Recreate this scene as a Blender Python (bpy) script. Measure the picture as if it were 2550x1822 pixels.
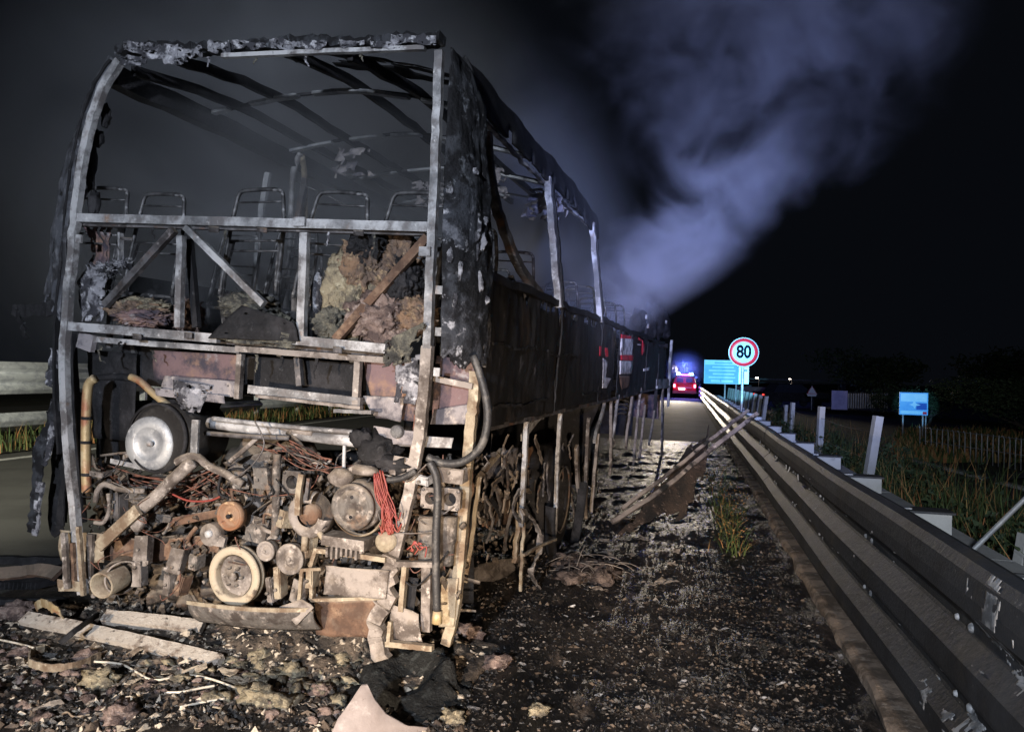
import bpy, bmesh, math, random
import numpy as np
from mathutils import Vector, Matrix, Euler, noise as mnoise

for o in list(bpy.data.objects): bpy.data.objects.remove(o)
S = bpy.context.scene
COL = S.collection
rad = math.radians

# ------------------------------------------------------------------ camera
IMG_W, IMG_H, FPX = 2550.0, 1822.0, 1842.0          # the photograph's frame and focal length in its pixels
CAM_H, CAM_PITCH, CAM_ROLL = 1.6, rad(0.6), rad(1.5)
fwd = Vector((0, math.cos(CAM_PITCH), math.sin(CAM_PITCH)))
up0 = Vector((0, -math.sin(CAM_PITCH), math.cos(CAM_PITCH)))
rt0 = Vector((1, 0, 0))
rt = rt0*math.cos(CAM_ROLL) + up0*math.sin(CAM_ROLL)
up = -rt0*math.sin(CAM_ROLL) + up0*math.cos(CAM_ROLL)
cd = bpy.data.cameras.new('camera'); cam = bpy.data.objects.new('camera', cd); COL.objects.link(cam)
cd.sensor_width = 36; cd.lens = FPX/IMG_W*36; cd.clip_start = 0.05; cd.clip_end = 2000
CAM = Vector((0, 0, CAM_H))
cam.matrix_world = Matrix.Translation(CAM) @ Matrix((rt, up, -fwd)).transposed().to_4x4()
S.camera = cam

# ------------------------------------------------------------------ night sky, lamps, exposure
Wd = bpy.data.worlds.new('World'); S.world = Wd; Wd.use_nodes = True
bg = Wd.node_tree.nodes['Background']
bg.inputs[0].default_value = (0.55, 0.68, 1.0, 1); bg.inputs[1].default_value = 0.004
def lamp(name, kind, loc, target, power, color, size=0.3, cone=60, blend=0.5):
    l = bpy.data.lights.new(name, kind); l.energy = power; l.color = color
    if kind == 'SPOT': l.spot_size = rad(cone); l.spot_blend = blend
    if kind in ('SPOT', 'POINT'): l.shadow_soft_size = size
    o = bpy.data.objects.new(name, l); COL.objects.link(o); o.location = loc
    if target is not None:
        o.rotation_euler = (Vector(target)-Vector(loc)).to_track_quat('-Z', 'Y').to_euler()
    return o
# floodlight and headlights of the crew's vehicle that stands behind the photographer
lamp('crew_floodlight', 'SPOT', (-1.5, -3.2, 2.5), (-0.6, 6, 1.75), 2250, (0.80, 0.87, 1.0), 0.12, 80, 0.6)
lamp('crew_headlight', 'SPOT', (-3.3, -2.2, 0.95), (-0.75, 4.4, 0.14), 3000, (1.0, 0.80, 0.60), 0.08, 40, 1.0)
lamp('crew_headlight', 'SPOT', (0.35, -2.6, 0.95), (0.85, 6.2, 0.10), 2700, (1.0, 0.76, 0.54), 0.08, 40, 1.0)
# blue spots added for the smoke and the signs; work light of a second vehicle standing on the carriageway to the left
lamp('added_blue_spot', 'SPOT', (0.9, -3.2, 2.7), (3.9, 13, 4.3), 12500, (0.38, 0.48, 1.0), 0.15, 36, 0.9)  # added to brighten the smoke plume
lamp('added_blue_spot', 'SPOT', (-.78, -2.55, 1.55), (4.62, 15.4, 1.95), 48000, (0.22, 0.66, 1.0), 0.05, 5.4, 0.25)  # narrow beam added in place of the reflective glow of the nearer signs
lamp('added_blue_spot', 'SPOT', (-1.25, -2.3, 1.65), (11.2, 20.5, 1.0), 24000, (0.20, 0.55, 1.0), 0.05, 2.7, 0.3)  # narrow beam added in place of the blue sign's reflective glow
lamp('carriageway_work_light', 'SPOT', (-6.5, -3.0, 4.6), (-8.4, 13, 0.0), 14000, (1.0, 0.97, 0.80), 0.2, 50, 0.8)
S.view_settings.view_transform = 'Standard'; S.view_settings.look = 'None'
S.view_settings.exposure = 0; S.view_settings.gamma = 1
S.render.engine = 'CYCLES'
S.cycles.use_denoising = True
S.cycles.max_bounces = 5; S.cycles.diffuse_bounces = 2; S.cycles.glossy_bounces = 2
S.cycles.transparent_max_bounces = 8; S.cycles.volume_bounces = 0
S.cycles.volume_step_rate = 2.0; S.cycles.volume_max_steps = 96
S.cycles.sample_clamp_indirect = 3.0

# ------------------------------------------------------------------ where things stand
BUS = Matrix.Translation((-1.55, 4.048, 0.146)) @ (Matrix.Rotation(-0.2913, 4, 'Z') @ Matrix.Rotation(0.0113, 4, 'X') @ Matrix.Rotation(0.0404, 4, 'Y'))
BUSI = BUS.inverted()
def ray(px, py):
    return (fwd + rt*((px-IMG_W/2)/FPX) - up*((py-IMG_H/2)/FPX))
def RP(px, py, Y=0.0):                       # coach-local point on its plane Y = const (rear face is Y = 0)
    o = BUSI @ CAM; d = BUSI.to_3x3() @ ray(px, py); t = (Y-o.y)/d.y
    return o + d*t
def SP(px, py, X=1.27):                      # coach-local point on its plane X = const (right side is X = 1.27)
    o = BUSI @ CAM; d = BUSI.to_3x3() @ ray(px, py); t = (X-o.x)/d.x
    return o + d*t
def GP(px, py, z=0.0):                       # point of the world on the level z
    d = ray(px, py); t = (z-CAM.z)/d.z
    return CAM + d*t
def WP(px, py, depth):                       # point of the world at a depth in metres
    return CAM + ray(px, py)*depth
def RPs(pts, Y=0.0): return [RP(p[0], p[1], p[2] if len(p) > 2 else Y) for p in pts]
PX = 1/430.0

# ------------------------------------------------------------------ mesh helpers
rng = random.Random(7)
def fb(p, s=1.0, seed=0.0, oct=4):
    v = 0; a = 1
    for i in range(oct):
        v += a*mnoise.noise(Vector((p[0]*s+seed, p[1]*s+seed*1.7, p[2]*s-seed))); s *= 2.1; a *= .5
    return v
def cr(pts, n=6):                            # smooth path through points
    P = [Vector(p) for p in pts]
    if len(P) < 3: return [P[0].lerp(P[1], i/n) for i in range(n+1)]
    out = []
    for i in range(len(P)-1):
        a = P[max(i-1, 0)]; b = P[i]; c = P[i+1]; d = P[min(i+2, len(P)-1)]
        for k in range(n):
            t = k/n
            out.append(.5*((2*b)+(c-a)*t+(2*a-5*b+4*c-d)*t*t+(3*b-a-3*c+d)*t*t*t))
    out.append(P[-1]); return out
class G:
    def __init__(s): s.v = []; s.f = []; s.m = []; s.sm = []
    def add(s, v, f, smooth=False, mi=0):
        o = len(s.v); s.v += [tuple(x) for x in v]; s.f += [tuple(i+o for i in q) for q in f]
        s.sm += [smooth]*len(f); s.m += [mi]*len(f); return s
    def box(s, c, size, R=None, jit=0.0, mi=0):
        x, y, z = size[0]/2, size[1]/2, size[2]/2; c = Vector(c)
        V = [Vector((a*x, b*y, d*z)) for a in (-1, 1) for b in (-1, 1) for d in (-1, 1)]
        if jit: V = [q*(1+rng.uniform(-jit, jit)) for q in V]
        if R is not None: V = [R @ q for q in V]
        return s.add([c+q for q in V], [(0, 1, 3, 2), (4, 6, 7, 5), (0, 4, 5, 1), (2, 3, 7, 6), (0, 2, 6, 4), (1, 5, 7, 3)], False, mi)
    def sweep(s, pts, w, h, ref=(0, 1, 0), jit=0.0, sub=6, smooth=True, taper=None, mi=0):
        P = cr(pts, sub) if sub else [Vector(p) for p in pts]
        ref = Vector(ref).normalized(); V = []; n = len(P)
        for i, p in enumerate(P):
            t = (P[min(i+1, n-1)]-P[max(i-1, 0)]).normalized()
            a = t.cross(ref)
            a = a.normalized() if a.length > 1e-5 else Vector((1, 0, 0))
            b = a.cross(t).normalized(); k = 1 if taper is None else taper(i/(n-1))
            j = Vector((rng.gauss(0, jit), rng.gauss(0, jit), rng.gauss(0, jit))) if jit else Vector()
            for u, q in ((-1, -1), (1, -1), (1, 1), (-1, 1)): V.append(p+j+a*(u*w/2*k)+b*(q*h/2*k))
        F = [(0, 1, 2, 3), tuple(4*(n-1)+q for q in (3, 2, 1, 0))]
        for i in range(n-1):
            for k in range(4): F.append((4*i+k, 4*i+4+k, 4*i+4+(k+1) % 4, 4*i+(k+1) % 4))
        return s.add(V, F, False, mi)
    def tube(s, pts, r, n=8, sub=6, jit=0.0, taper=None, cap=True, mi=0):
        P = cr(pts, sub) if sub else [Vector(p) for p in pts]
        V = []; m = len(P); prev = None
        for i, p in enumerate(P):
            t = (P[min(i+1, m-1)]-P[max(i-1, 0)]).normalized()
            if prev is None:
                a = t.cross(Vector((0, 0, 1)))
                if a.length < .2: a = t.cross(Vector((1, 0, 0)))
            else: a = prev - t*prev.dot(t)
            a.normalize(); prev = a; b = t.cross(a); k = r*(1 if taper is None else taper(i/(m-1)))
            for q in range(n):
                w = 2*math.pi*q/n; rr = k*(1+(rng.uniform(-jit, jit) if jit else 0))
                V.append(p+(a*math.cos(w)+b*math.sin(w))*rr)
        F = [(n*i+q, n*i+(q+1) % n, n*(i+1)+(q+1) % n, n*(i+1)+q) for i in range(m-1) for q in range(n)]
        if cap: F += [tuple(range(n))[::-1], tuple(n*(m-1)+q for q in range(n))]
        return s.add(V, F, True, mi)
    def lathe(s, c, axis, prof, n=28, mi=0, arc=(0, 1)):     # prof: (radius, distance along the axis)
        ax = Vector(axis).normalized(); a = ax.cross(Vector((0, 0, 1)))
        if a.length < .1: a = ax.cross(Vector((1, 0, 0)))
        a.normalize(); b = ax.cross(a); c = Vector(c); V = []; full = arc == (0, 1)
        N = n if full else n+1
        for i in range(N):
            w = 2*math.pi*(arc[0]+(arc[1]-arc[0])*i/n)
            for r, z in prof: V.append(c+ax*z+(a*math.cos(w)+b*math.sin(w))*r)
        k = len(prof); F = []
        for i in range(n):
            j = (i+1) % N
            for q in range(k-1): F.append((i*k+q, j*k+q, j*k+q+1, i*k+q+1))
        return s.add(V, F, True, mi)
    def sheet(s, fn, nu, nv, th=0.004, holes=None, smooth=True, mi=0):   # fn(u,v) -> point; a closed sheet of thickness th
        A = [[Vector(fn(i/nu, j/nv)) for j in range(nv+1)] for i in range(nu+1)]
        N = [[None]*(nv+1) for _ in range(nu+1)]
        for i in range(nu+1):
            for j in range(nv+1):
                du = A[min(i+1, nu)][j]-A[max(i-1, 0)][j]; dv = A[i][min(j+1, nv)]-A[i][max(j-1, 0)]
                q = du.cross(dv); N[i][j] = q.normalized() if q.length > 1e-9 else Vector((0, 0, 1))
        V = []; idx = lambda i, j, k: (i*(nv+1)+j)*2+k
        for i in range(nu+1):
            for j in range(nv+1): V += [A[i][j]+N[i][j]*th/2, A[i][j]-N[i][j]*th/2]
        keep = lambda i, j: 0 <= i < nu and 0 <= j < nv and not (holes and holes((i+.5)/nu, (j+.5)/nv))
        F = []
        for i in range(nu):
            for j in range(nv):
                if not keep(i, j): continue
                F.append((idx(i, j, 0), idx(i+1, j, 0), idx(i+1, j+1, 0), idx(i, j+1, 0)))
                F.append((idx(i, j, 1), idx(i, j+1, 1), idx(i+1, j+1, 1), idx(i+1, j, 1)))
                if not keep(i-1, j): F.append((idx(i, j, 0), idx(i, j+1, 0), idx(i, j+1, 1), idx(i, j, 1)))
                if not keep(i+1, j): F.append((idx(i+1, j, 0), idx(i+1, j, 1), idx(i+1, j+1, 1), idx(i+1, j+1, 0)))
                if not keep(i, j-1): F.append((idx(i, j, 0), idx(i, j, 1), idx(i+1, j, 1), idx(i+1, j, 0)))
                if not keep(i, j+1): F.append((idx(i, j+1, 0), idx(i+1, j+1, 0), idx(i+1, j+1, 1), idx(i, j+1, 1)))
        return s.add(V, F, smooth, mi)
    def quad(s, c, th=0.004, nu=10, nv=10, amp=0.0, fs=6, seed=0, holes=None, mi=0, smooth=True, out=(0, -1, 0)):   # corners 00,10,11,01 with crumple
        a, b, d, e = [Vector(x) for x in c]; out = Vector(out)
        def fn(u, v):
            p = a*(1-u)*(1-v)+b*u*(1-v)+d*u*v+e*(1-u)*v
            return p + out*(amp*fb(p, fs, seed)) if amp else p
        return s.sheet(fn, nu, nv, th, holes, smooth, mi)
    def blob(s, c, r, seed=0, rough=.35, fs=1.6, lv=2, R=None, mi=0, smooth=True):
        V, F = ICO[lv]; c = Vector(c); out = []
        for p in V:
            k = 1+rough*fb(p, fs, seed+3.1)
            q = Vector((p.x*r[0]*k, p.y*r[1]*k, p.z*r[2]*k))
            out.append(c+(R @ q if R is not None else q))
        return s.add(out, F, smooth, mi)
    def mesh(s, name):
        me = bpy.data.meshes.new(name); me.from_pydata(s.v, [], s.f)
        me.polygons.foreach_set('use_smooth', s.sm); me.polygons.foreach_set('material_index', s.m); me.update(); return me
ICO = {}
for lv in (1, 2, 3, 4, 5):
    bm = bmesh.new(); bmesh.ops.create_icosphere(bm, subdivisions=lv, radius=1); bm.verts.ensure_lookup_table()
    ICO[lv] = ([v.co.copy() for v in bm.verts], [tuple(v.index for v in f.verts) for f in bm.faces]); bm.free()
def obj(name, g, mats, parent=None):
    me = g.mesh(name) if isinstance(g, G) else g
    for m in (mats if isinstance(mats, (list, tuple)) else [mats]): me.materials.append(m)
    o = bpy.data.objects.new(name, me); COL.objects.link(o)
    if parent is not None: o.parent = parent
    return o
def tag(o, label=None, cat=None, group=None, kind=None):
    if label: o['label'] = label
    if cat: o['category'] = cat
    if group: o['group'] = group
    if kind: o['kind'] = kind
    return o
def empty(name, label, cat, loc=(0, 0, 0), rz=0, group=None):
    o = bpy.data.objects.new(name, None); COL.objects.link(o); o.location = loc; o.rotation_euler = (0, 0, rz); o.empty_display_size = .2
    return tag(o, label, cat, group)
def copy_tree(o, parent=None):
    c = o.copy(); COL.objects.link(c); c.parent = parent
    for ch in list(o.children): copy_tree(ch, c)
    return c
def recentre(g, c):
    c = Vector(c); g.v = [(x-c.x, y-c.y, z-c.z) for x, y, z in g.v]; return g

# ------------------------------------------------------------------ materials
def node_mat(name):
    m = bpy.data.materials.new(name); m.use_nodes = True; nt = m.node_tree
    return m, nt, nt.nodes['Principled BSDF']
def PM(name, cols, scale=6, rotz=0, dust=None, lo=.35, hi=.65, rough=.75, metal=0.0, bump=.25, bscale=30, stretch=(1, 1, 1), spec=.4, detail=7, dist=.02, rvar=0.15):
    # cols: base then overlays (colour, noise scale, low, high)
    m, nt, b = node_mat(name); N = nt.nodes; L = nt.links
    tc = N.new('ShaderNodeTexCoord'); mp = N.new('ShaderNodeMapping'); mp.inputs['Scale'].default_value = stretch; mp.inputs['Rotation'].default_value = (0, 0, rotz)
    L.new(tc.outputs['Object'], mp.inputs['Vector'])
    cur = None; k = 0
    for c in cols[1:]:
        col, sc, a, z = (list(c)+[scale, lo, hi][len(c)-1:])[:4]
        nz = N.new('ShaderNodeTexNoise'); nz.inputs['Scale'].default_value = sc; nz.inputs['Detail'].default_value = detail
        nz.inputs['Roughness'].default_value = .65
        ad = N.new('ShaderNodeVectorMath'); ad.operation = 'ADD'; ad.inputs[1].default_value = (k*7.3, k*3.1, k*5.7); k += 1
        L.new(mp.outputs[0], ad.inputs[0]); L.new(ad.outputs[0], nz.inputs['Vector'])
        mr = N.new('ShaderNodeMapRange'); mr.inputs[1].default_value = a; mr.inputs[2].default_value = z; mr.interpolation_type = 'SMOOTHSTEP'
        L.new(nz.outputs['Fac'], mr.inputs[0])
        mx = N.new('ShaderNodeMix'); mx.data_type = 'RGBA'
        L.new(mr.outputs[0], mx.inputs[0])
        if cur is None: mx.inputs[6].default_value = (*cols[0], 1)
        else: L.new(cur, mx.inputs[6])
        mx.inputs[7].default_value = (*col, 1); cur = mx.outputs[2]
    if dust:                                     # ash settled on whatever faces up
        ge = N.new('ShaderNodeNewGeometry'); sz = N.new('ShaderNodeSeparateXYZ'); L.new(ge.outputs['Normal'], sz.inputs[0])
        nz = N.new('ShaderNodeTexNoise'); nz.inputs['Scale'].default_value = 22; nz.inputs['Detail'].default_value = 6; L.new(mp.outputs[0], nz.inputs['Vector'])
        ad = N.new('ShaderNodeMath'); ad.operation = 'ADD'; L.new(sz.outputs[2], ad.inputs[0]); L.new(nz.outputs['Fac'], ad.inputs[1])
        mr = N.new('ShaderNodeMapRange'); mr.interpolation_type = 'SMOOTHSTEP'; mr.inputs[1].default_value = .45; mr.inputs[2].default_value = 1.25; mr.inputs[4].default_value = .45; L.new(ad.outputs[0], mr.inputs[0])
        mx = N.new('ShaderNodeMix'); mx.data_type = 'RGBA'; L.new(mr.outputs[0], mx.inputs[0]); L.new(cur, mx.inputs[6]); mx.inputs[7].default_value = (*dust, 1); cur = mx.outputs[2]
    if cur is None: b.inputs['Base Color'].default_value = (*cols[0], 1)
    else: L.new(cur, b.inputs['Base Color'])
    b.inputs['Roughness'].default_value = rough; b.inputs['Metallic'].default_value = metal
    b.inputs['Specular IOR Level'].default_value = spec
    if bump:
        nz = N.new('ShaderNodeTexNoise'); nz.inputs['Scale'].default_value = bscale; nz.inputs['Detail'].default_value = 6; nz.inputs['Roughness'].default_value = .7
        L.new(mp.outputs[0], nz.inputs['Vector'])
        bp = N.new('ShaderNodeBump'); bp.inputs['Strength'].default_value = bump; bp.inputs['Distance'].default_value = dist
        L.new(nz.outputs['Fac'], bp.inputs['Height']); L.new(bp.outputs[0], b.inputs['Normal'])
        if rvar:
            mr = N.new('ShaderNodeMapRange'); mr.inputs[3].default_value = max(.05, rough-rvar); mr.inputs[4].default_value = min(1, rough+rvar)
            L.new(nz.outputs['Fac'], mr.inputs[0]); L.new(mr.outputs[0], b.inputs['Roughness'])
    return m
def EM(name, col, strength):
    m, nt, b = node_mat(name); b.inputs['Base Color'].default_value = (*col, 1)
    b.inputs['Emission Color'].default_value = (*col, 1); b.inputs['Emission Strength'].default_value = strength; return m
STEEL = PM('burnt_bare_steel', [(.46, .46, .47), ((.11, .11, .115), 2.1, .44, .60), ((.15, .14, .14), 7, .46, .62), ((.26, .17, .12), 5, .60, .72), ((.09, .085, .085), 17, .60, .74), ((.62, .61, .60), 26, .58, .74)], rough=.55, metal=.15, bump=.35, bscale=60)
STEEL_D = PM('sooted_steel', cols=[(.12, .115, .12), ((.04, .035, .035), 7, .4, .6), ((.24, .22, .22), 16, .55, .7), ((.17, .09, .055), 5, .55, .7)], rough=.65, metal=.2, bump=.35, bscale=60, dust=(.33, .275, .215))
STEEL_T = PM('heat_tanned_steel', cols=[(.32, .275, .205), ((.15, .105, .07), 7, .42, .62), ((.50, .44, .34), 18, .55, .72), ((.09, .065, .045), 14, .58, .74)], rough=.7, metal=.1, bump=.4, bscale=60, dust=(.33, .275, .215))
STEEL_P = PM('pinkish_scaled_steel', cols=[(.27, .24, .22), ((.085, .07, .062), 6, .42, .60), ((.52, .47, .43), 20, .55, .72), ((.07, .055, .045), 15, .57, .74)], rough=.75, metal=.05, bump=.4, bscale=70, dust=(.33, .275, .215))
RUST = PM('burnt_rust', cols=[(.15, .088, .058), ((.075, .045, .032), 6, .4, .6), ((.25, .165, .11), 14, .52, .7), ((.03, .025, .025), 5, .56, .7)], rough=.85, bump=.5, bscale=50, dust=(.33, .275, .215))
PANEL = PM('scorched_inner_panel', [(.16, .105, .11), ((.045, .04, .055), 4, .42, .58), ((.24, .15, .11), 5, .5, .66), ((.28, .26, .27), 9, .58, .72)], rough=.8, bump=.35, bscale=40)
ASHPAN = PM('ash_covered_panel', [(.27, .25, .26), ((.10, .095, .11), 6, .42, .6), ((.40, .36, .34), 14, .52, .7), ((.04, .035, .04), 10, .58, .7)], rough=.9, bump=.5, bscale=50)
SOOT = PM('black_soot', [(.012, .012, .014), ((.035, .034, .038), 6, .45, .7), ((.07, .07, .075), 30, .6, .75)], rough=.7, bump=.6, bscale=40, spec=.3)
CHAR = PM('charred_skin_with_ash', [(.008, .008, .010), ((.045, .048, .056), 7, .48, .62), ((.14, .15, .17), 12, .57, .68), ((.40, .40, .42), 17, .62, .72)], rough=.72, bump=.9, bscale=28, dist=.03, spec=.35)
CHAR2 = PM('ash_crusted_skin', [(.014, .014, .017), ((.05, .054, .065), 5, .44, .58), ((.16, .165, .19), 7, .54, .64), ((.50, .50, .54), 10, .585, .68), ((.006, .006, .007), 3.5, .50, .58)], rough=.8, bump=.9, bscale=28, dist=.03, spec=.3)
SKINL = PM('grey_scorched_skin', [(.085, .09, .105), ((.03, .03, .034), 6, .42, .58), ((.17, .175, .195), 12, .50, .66), ((.012, .012, .013), 9, .57, .66)], rough=.7, bump=.5, bscale=30, dist=.02)
SIDE = PM('scorched_side_skin', [(.010, .010, .011), ((.026, .026, .030), 4, .45, .65), ((.10, .10, .115), 14, .59, .71), ((.030, .022, .017), 3, .54, .66), ((.006, .006, .007), 7, .54, .64)], rough=.62, bump=.5, bscale=26, stretch=(1, 1, .35), spec=.4)
CHARW = PM('white_ash_crust', [(.30, .30, .33), ((.05, .05, .06), 10, .42, .55), ((.58, .58, .62), 16, .52, .66), ((.02, .02, .022), 7, .58, .66)], rough=.9, bump=.9, bscale=35, dist=.03)
ALU = PM('dull_aluminium', [(.40, .41, .42), ((.24, .25, .27), 7, .42, .62), ((.55, .56, .57), 20, .55, .7)], rough=.5, metal=.35, bump=.15, bscale=50)
BLACKM = PM('burnt_black_drum', [(.016, .015, .015), ((.05, .048, .046), 10, .5, .7)], rough=.5, bump=.2, bscale=40)
PIPE = PM('heat_tinted_pipe', cols=[(.40, .30, .16), ((.30, .13, .07), 4, .48, .62), ((.58, .50, .34), 7, .52, .66), ((.05, .04, .03), 16, .64, .7)], rough=.5, metal=.2, bump=.2, bscale=50, dust=(.33, .275, .215))
CASTG = PM('cast_grey_engine', cols=[(.13, .12, .112), ((.055, .045, .04), 9, .42, .6), ((.34, .30, .27), 16, .52, .68), ((.20, .13, .09), 5, .56, .7), ((.05, .045, .04), 34, .58, .72)], rough=.7, bump=.6, bscale=45, dust=(.33, .275, .215))
CASTD = PM('dark_oily_engine', cols=[(.05, .04, .034), ((.022, .018, .015), 7, .4, .62), ((.13, .105, .082), 15, .52, .72), ((.12, .068, .04), 5, .55, .72)], rough=.6, bump=.6, bscale=45, dust=(.33, .275, .215))
ORANGE = PM('orange_rust_pulley', [(.22, .135, .085), ((.22, .10, .05), 10, .45, .6), ((.50, .34, .2), 16, .55, .7)], rough=.7, bump=.3)
CREAM = PM('cream_scale_pulley', cols=[(.40, .345, .26), ((.09, .07, .055), 13, .54, .68), ((.42, .32, .22), 9, .5, .66), ((.25, .16, .10), 16, .60, .72)], rough=.7, bump=.3, dust=(.33, .275, .215))
FOAM_Y = PM('yellow_burnt_foam', [(.38, .325, .225), ((.15, .135, .11), 8, .42, .58), ((.52, .47, .34), 26, .52, .66), ((.05, .045, .04), 9, .56, .68)], rough=.95, bump=1.0, bscale=40, dist=.03, spec=.1)
FOAM_O = PM('orange_burnt_foam', [(.31, .205, .135), ((.17, .13, .11), 6, .40, .58), ((.46, .34, .22), 20, .52, .66), ((.05, .04, .04), 6, .55, .67), ((.10, .09, .09), 24, .57, .68)], rough=.95, bump=1.0, bscale=40, dist=.03, spec=.1)
FOAM_G = PM('grey_fibre_mat', [(.17, .165, .14), ((.06, .06, .06), 7, .42, .58), ((.30, .28, .22), 22, .5, .66)], rough=.98, bump=1.0, bscale=60, dist=.03, spec=.1)
FOAM_P = PM('pinkish_burnt_foam', [(.32, .24, .21), ((.12, .09, .085), 8, .42, .58), ((.45, .36, .32), 22, .52, .66)], rough=.98, bump=1.0, bscale=50, dist=.03, spec=.1)
WIRE_R = PM('bare_copper_wire', [(.24, .045, .04), ((.22, .05, .035), 20, .45, .6)], rough=.5, bump=0)
WIRE_B = PM('brown_burnt_wire', [(.16, .07, .05), ((.05, .035, .03), 20, .45, .6)], rough=.6, bump=0)
HOSE = PM('black_rubber_hose', [(.03, .03, .032), ((.10, .095, .09), 12, .52, .66)], rough=.45, bump=.3)
ASPH = PM('asphalt', [(.085, .082, .074), ((.06, .058, .052), 1.2, .4, .62), ((.13, .125, .112), 60, .55, .7)], rough=.8, bump=.5, bscale=120)
ASHG = PM('ash_strewn_ground', [(.034, .029, .026), ((.008, .008, .008), 1.1, .42, .56), ((.12, .095, .078), 7, .52, .68), ((.24, .21, .18), 34, .61, .70), ((.006, .006, .006), 2.6, .50, .60)], rough=.45, rotz=.23, stretch=(1, .42, 1), bump=1.0, bscale=32, dist=.04, spec=.5)
EARTH = PM('verge_soil', [(.035, .032, .022), ((.06, .058, .035), 2, .45, .6), ((.02, .022, .012), 9, .5, .66)], rough=.95, bump=.8, bscale=20)
PAINT = PM('worn_road_paint', [(.62, .61, .57), ((.25, .24, .22), 12, .5, .65)], rough=.7, bump=.2)
GALV = PM('galvanised_rail', [(.36, .37, .37), ((.24, .25, .26), 5, .42, .6), ((.45, .46, .45), 24, .55, .7)], rough=.5, metal=.4, bump=.15)
GALVS = PM('sooted_guard_rail', [(.030, .033, .038), ((.012, .013, .015), 1.6, .42, .6), ((.048, .042, .034), 2.2, .54, .7), ((.16, .155, .15), 30, .64, .71)], rough=.6, metal=.0, bump=.25, bscale=40, spec=.5)
FLAKE = PM('blistered_zinc', [(.36, .37, .38), ((.13, .14, .15), 14, .45, .6)], rough=.6, metal=.3, bump=.3)
CONC = PM('pale_concrete', [(.38, .38, .36), ((.34, .34, .32), 7, .45, .62), ((.2, .2, .18), 3, .58, .7)], rough=.9, bump=.3)
KERBM = PM('stained_concrete_kerb', [(.27, .21, .16), ((.10, .075, .055), 5, .42, .58), ((.34, .29, .24), 12, .55, .7)], rough=.9, bump=.6)
GRASS = PM('green_grass', [(.075, .105, .030), ((.045, .075, .022), 3, .45, .6), ((.13, .125, .045), 5, .55, .7)], rough=.8, bump=0)
STRAW = PM('scorched_weeds', [(.30, .20, .075), ((.33, .13, .05), 4, .45, .6), ((.20, .20, .06), 6, .55, .7)], rough=.8, bump=0)
LEAF = PM('hedge_leaves', [(.035, .055, .022), ((.02, .036, .016), 3, .45, .6), ((.055, .075, .03), 9, .55, .7)], rough=.7, bump=0)
BARK = PM('bark', [(.07, .055, .04), ((.04, .03, .025), 10, .45, .6)], rough=.95, bump=.8)
WHITE = PM('white_plastic', [(.68, .68, .66), ((.45, .44, .42), 12, .55, .7)], rough=.6, bump=.1)
# ================================================================== the setting
def slab(name, pts, z, mat, kind='structure', nu=1):
    g = G(); n = len(pts)
    V = [Vector((p[0], p[1], z)) for p in pts]
    g.add(V, [tuple(range(n))]); o = obj(name, g, mat); tag(o, kind=kind); return o
RD = Vector((math.sin(rad(13.3)), math.cos(rad(13.3)), 0)); RN = Vector((RD.y, -RD.x, 0))    # along the road, and to its right
RAIL0 = Vector((1.09, 0.0, 0))                                                                  # the right guard rail's line
def road(s, off): return RAIL0 + RD*s + RN*off
def strip(name, o0, o1, z, mat, s0=-15, s1=260, kind='structure'):
    return slab(name, [road(s0, o0), road(s0, o1), road(s1, o1), road(s1, o0)], z, mat, kind)
slab('ground', [(-600, -60), (600, -60), (600, 900), (-600, 900)], -0.03, EARTH)
strip('road', -12.4, -0.1, 0.0, ASPH)
# strewn burnt shoulder: a sheet with real lumps
def gh(p):                                   # height of the strewn shoulder
    q = Vector((p[0], p[1], 0))-RAIL0; s = q.dot(RD); off = q.dot(RN)
    e = max(0.0, min(1, (off+5.5)/.8))*max(0.0, min(1, (19-s)/3))
    if off > -.05 or s < -3: return 0.0
    h = .010+.03*e*(fb((p[0], p[1], 0), 1.6, 3)+.35)+.018*e*fb((p[0], p[1], 0), 7, 5, 3)
    return max(.004, h*e)
def shoulder():
    g = G(); nx, ny = 110, 190; V = []; F = []
    for j in range(ny+1):
        s = -3+22*(j/ny)**1.25
        for i in range(nx+1):
            off = -5.6+5.55*i/nx; p = road(s, off)
            V.append((p.x, p.y, gh(p)))
    for j in range(ny):
        for i in range(nx): F.append((j*(nx+1)+i, j*(nx+1)+i+1, (j+1)*(nx+1)+i+1, (j+1)*(nx+1)+i))
    g.add(V, F, True); return tag(obj('shoulder', g, ASHG), kind='structure')
shoulder()
strip('edge_line', -11.85, -11.65, .004, PAINT)
strip('lane_line', -4.1, -3.95, .004, PAINT, 14, 200)
strip('central_reservation', -13.2, -12.4, .02, EARTH)
strip('opposite_road', -24, -13.2, .0, ASPH)

# ================================================================== the burnt coach
coach = empty('burnt_coach', 'burnt-out skeleton of a passenger coach with charred frame and bare engine bay', 'coach')
coach.matrix_world = BUS
def part(name, g, mat, parent=None, label=None):
    o = obj(name, g, mat, parent or coach)
    if label: o['label'] = label
    return o
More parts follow.
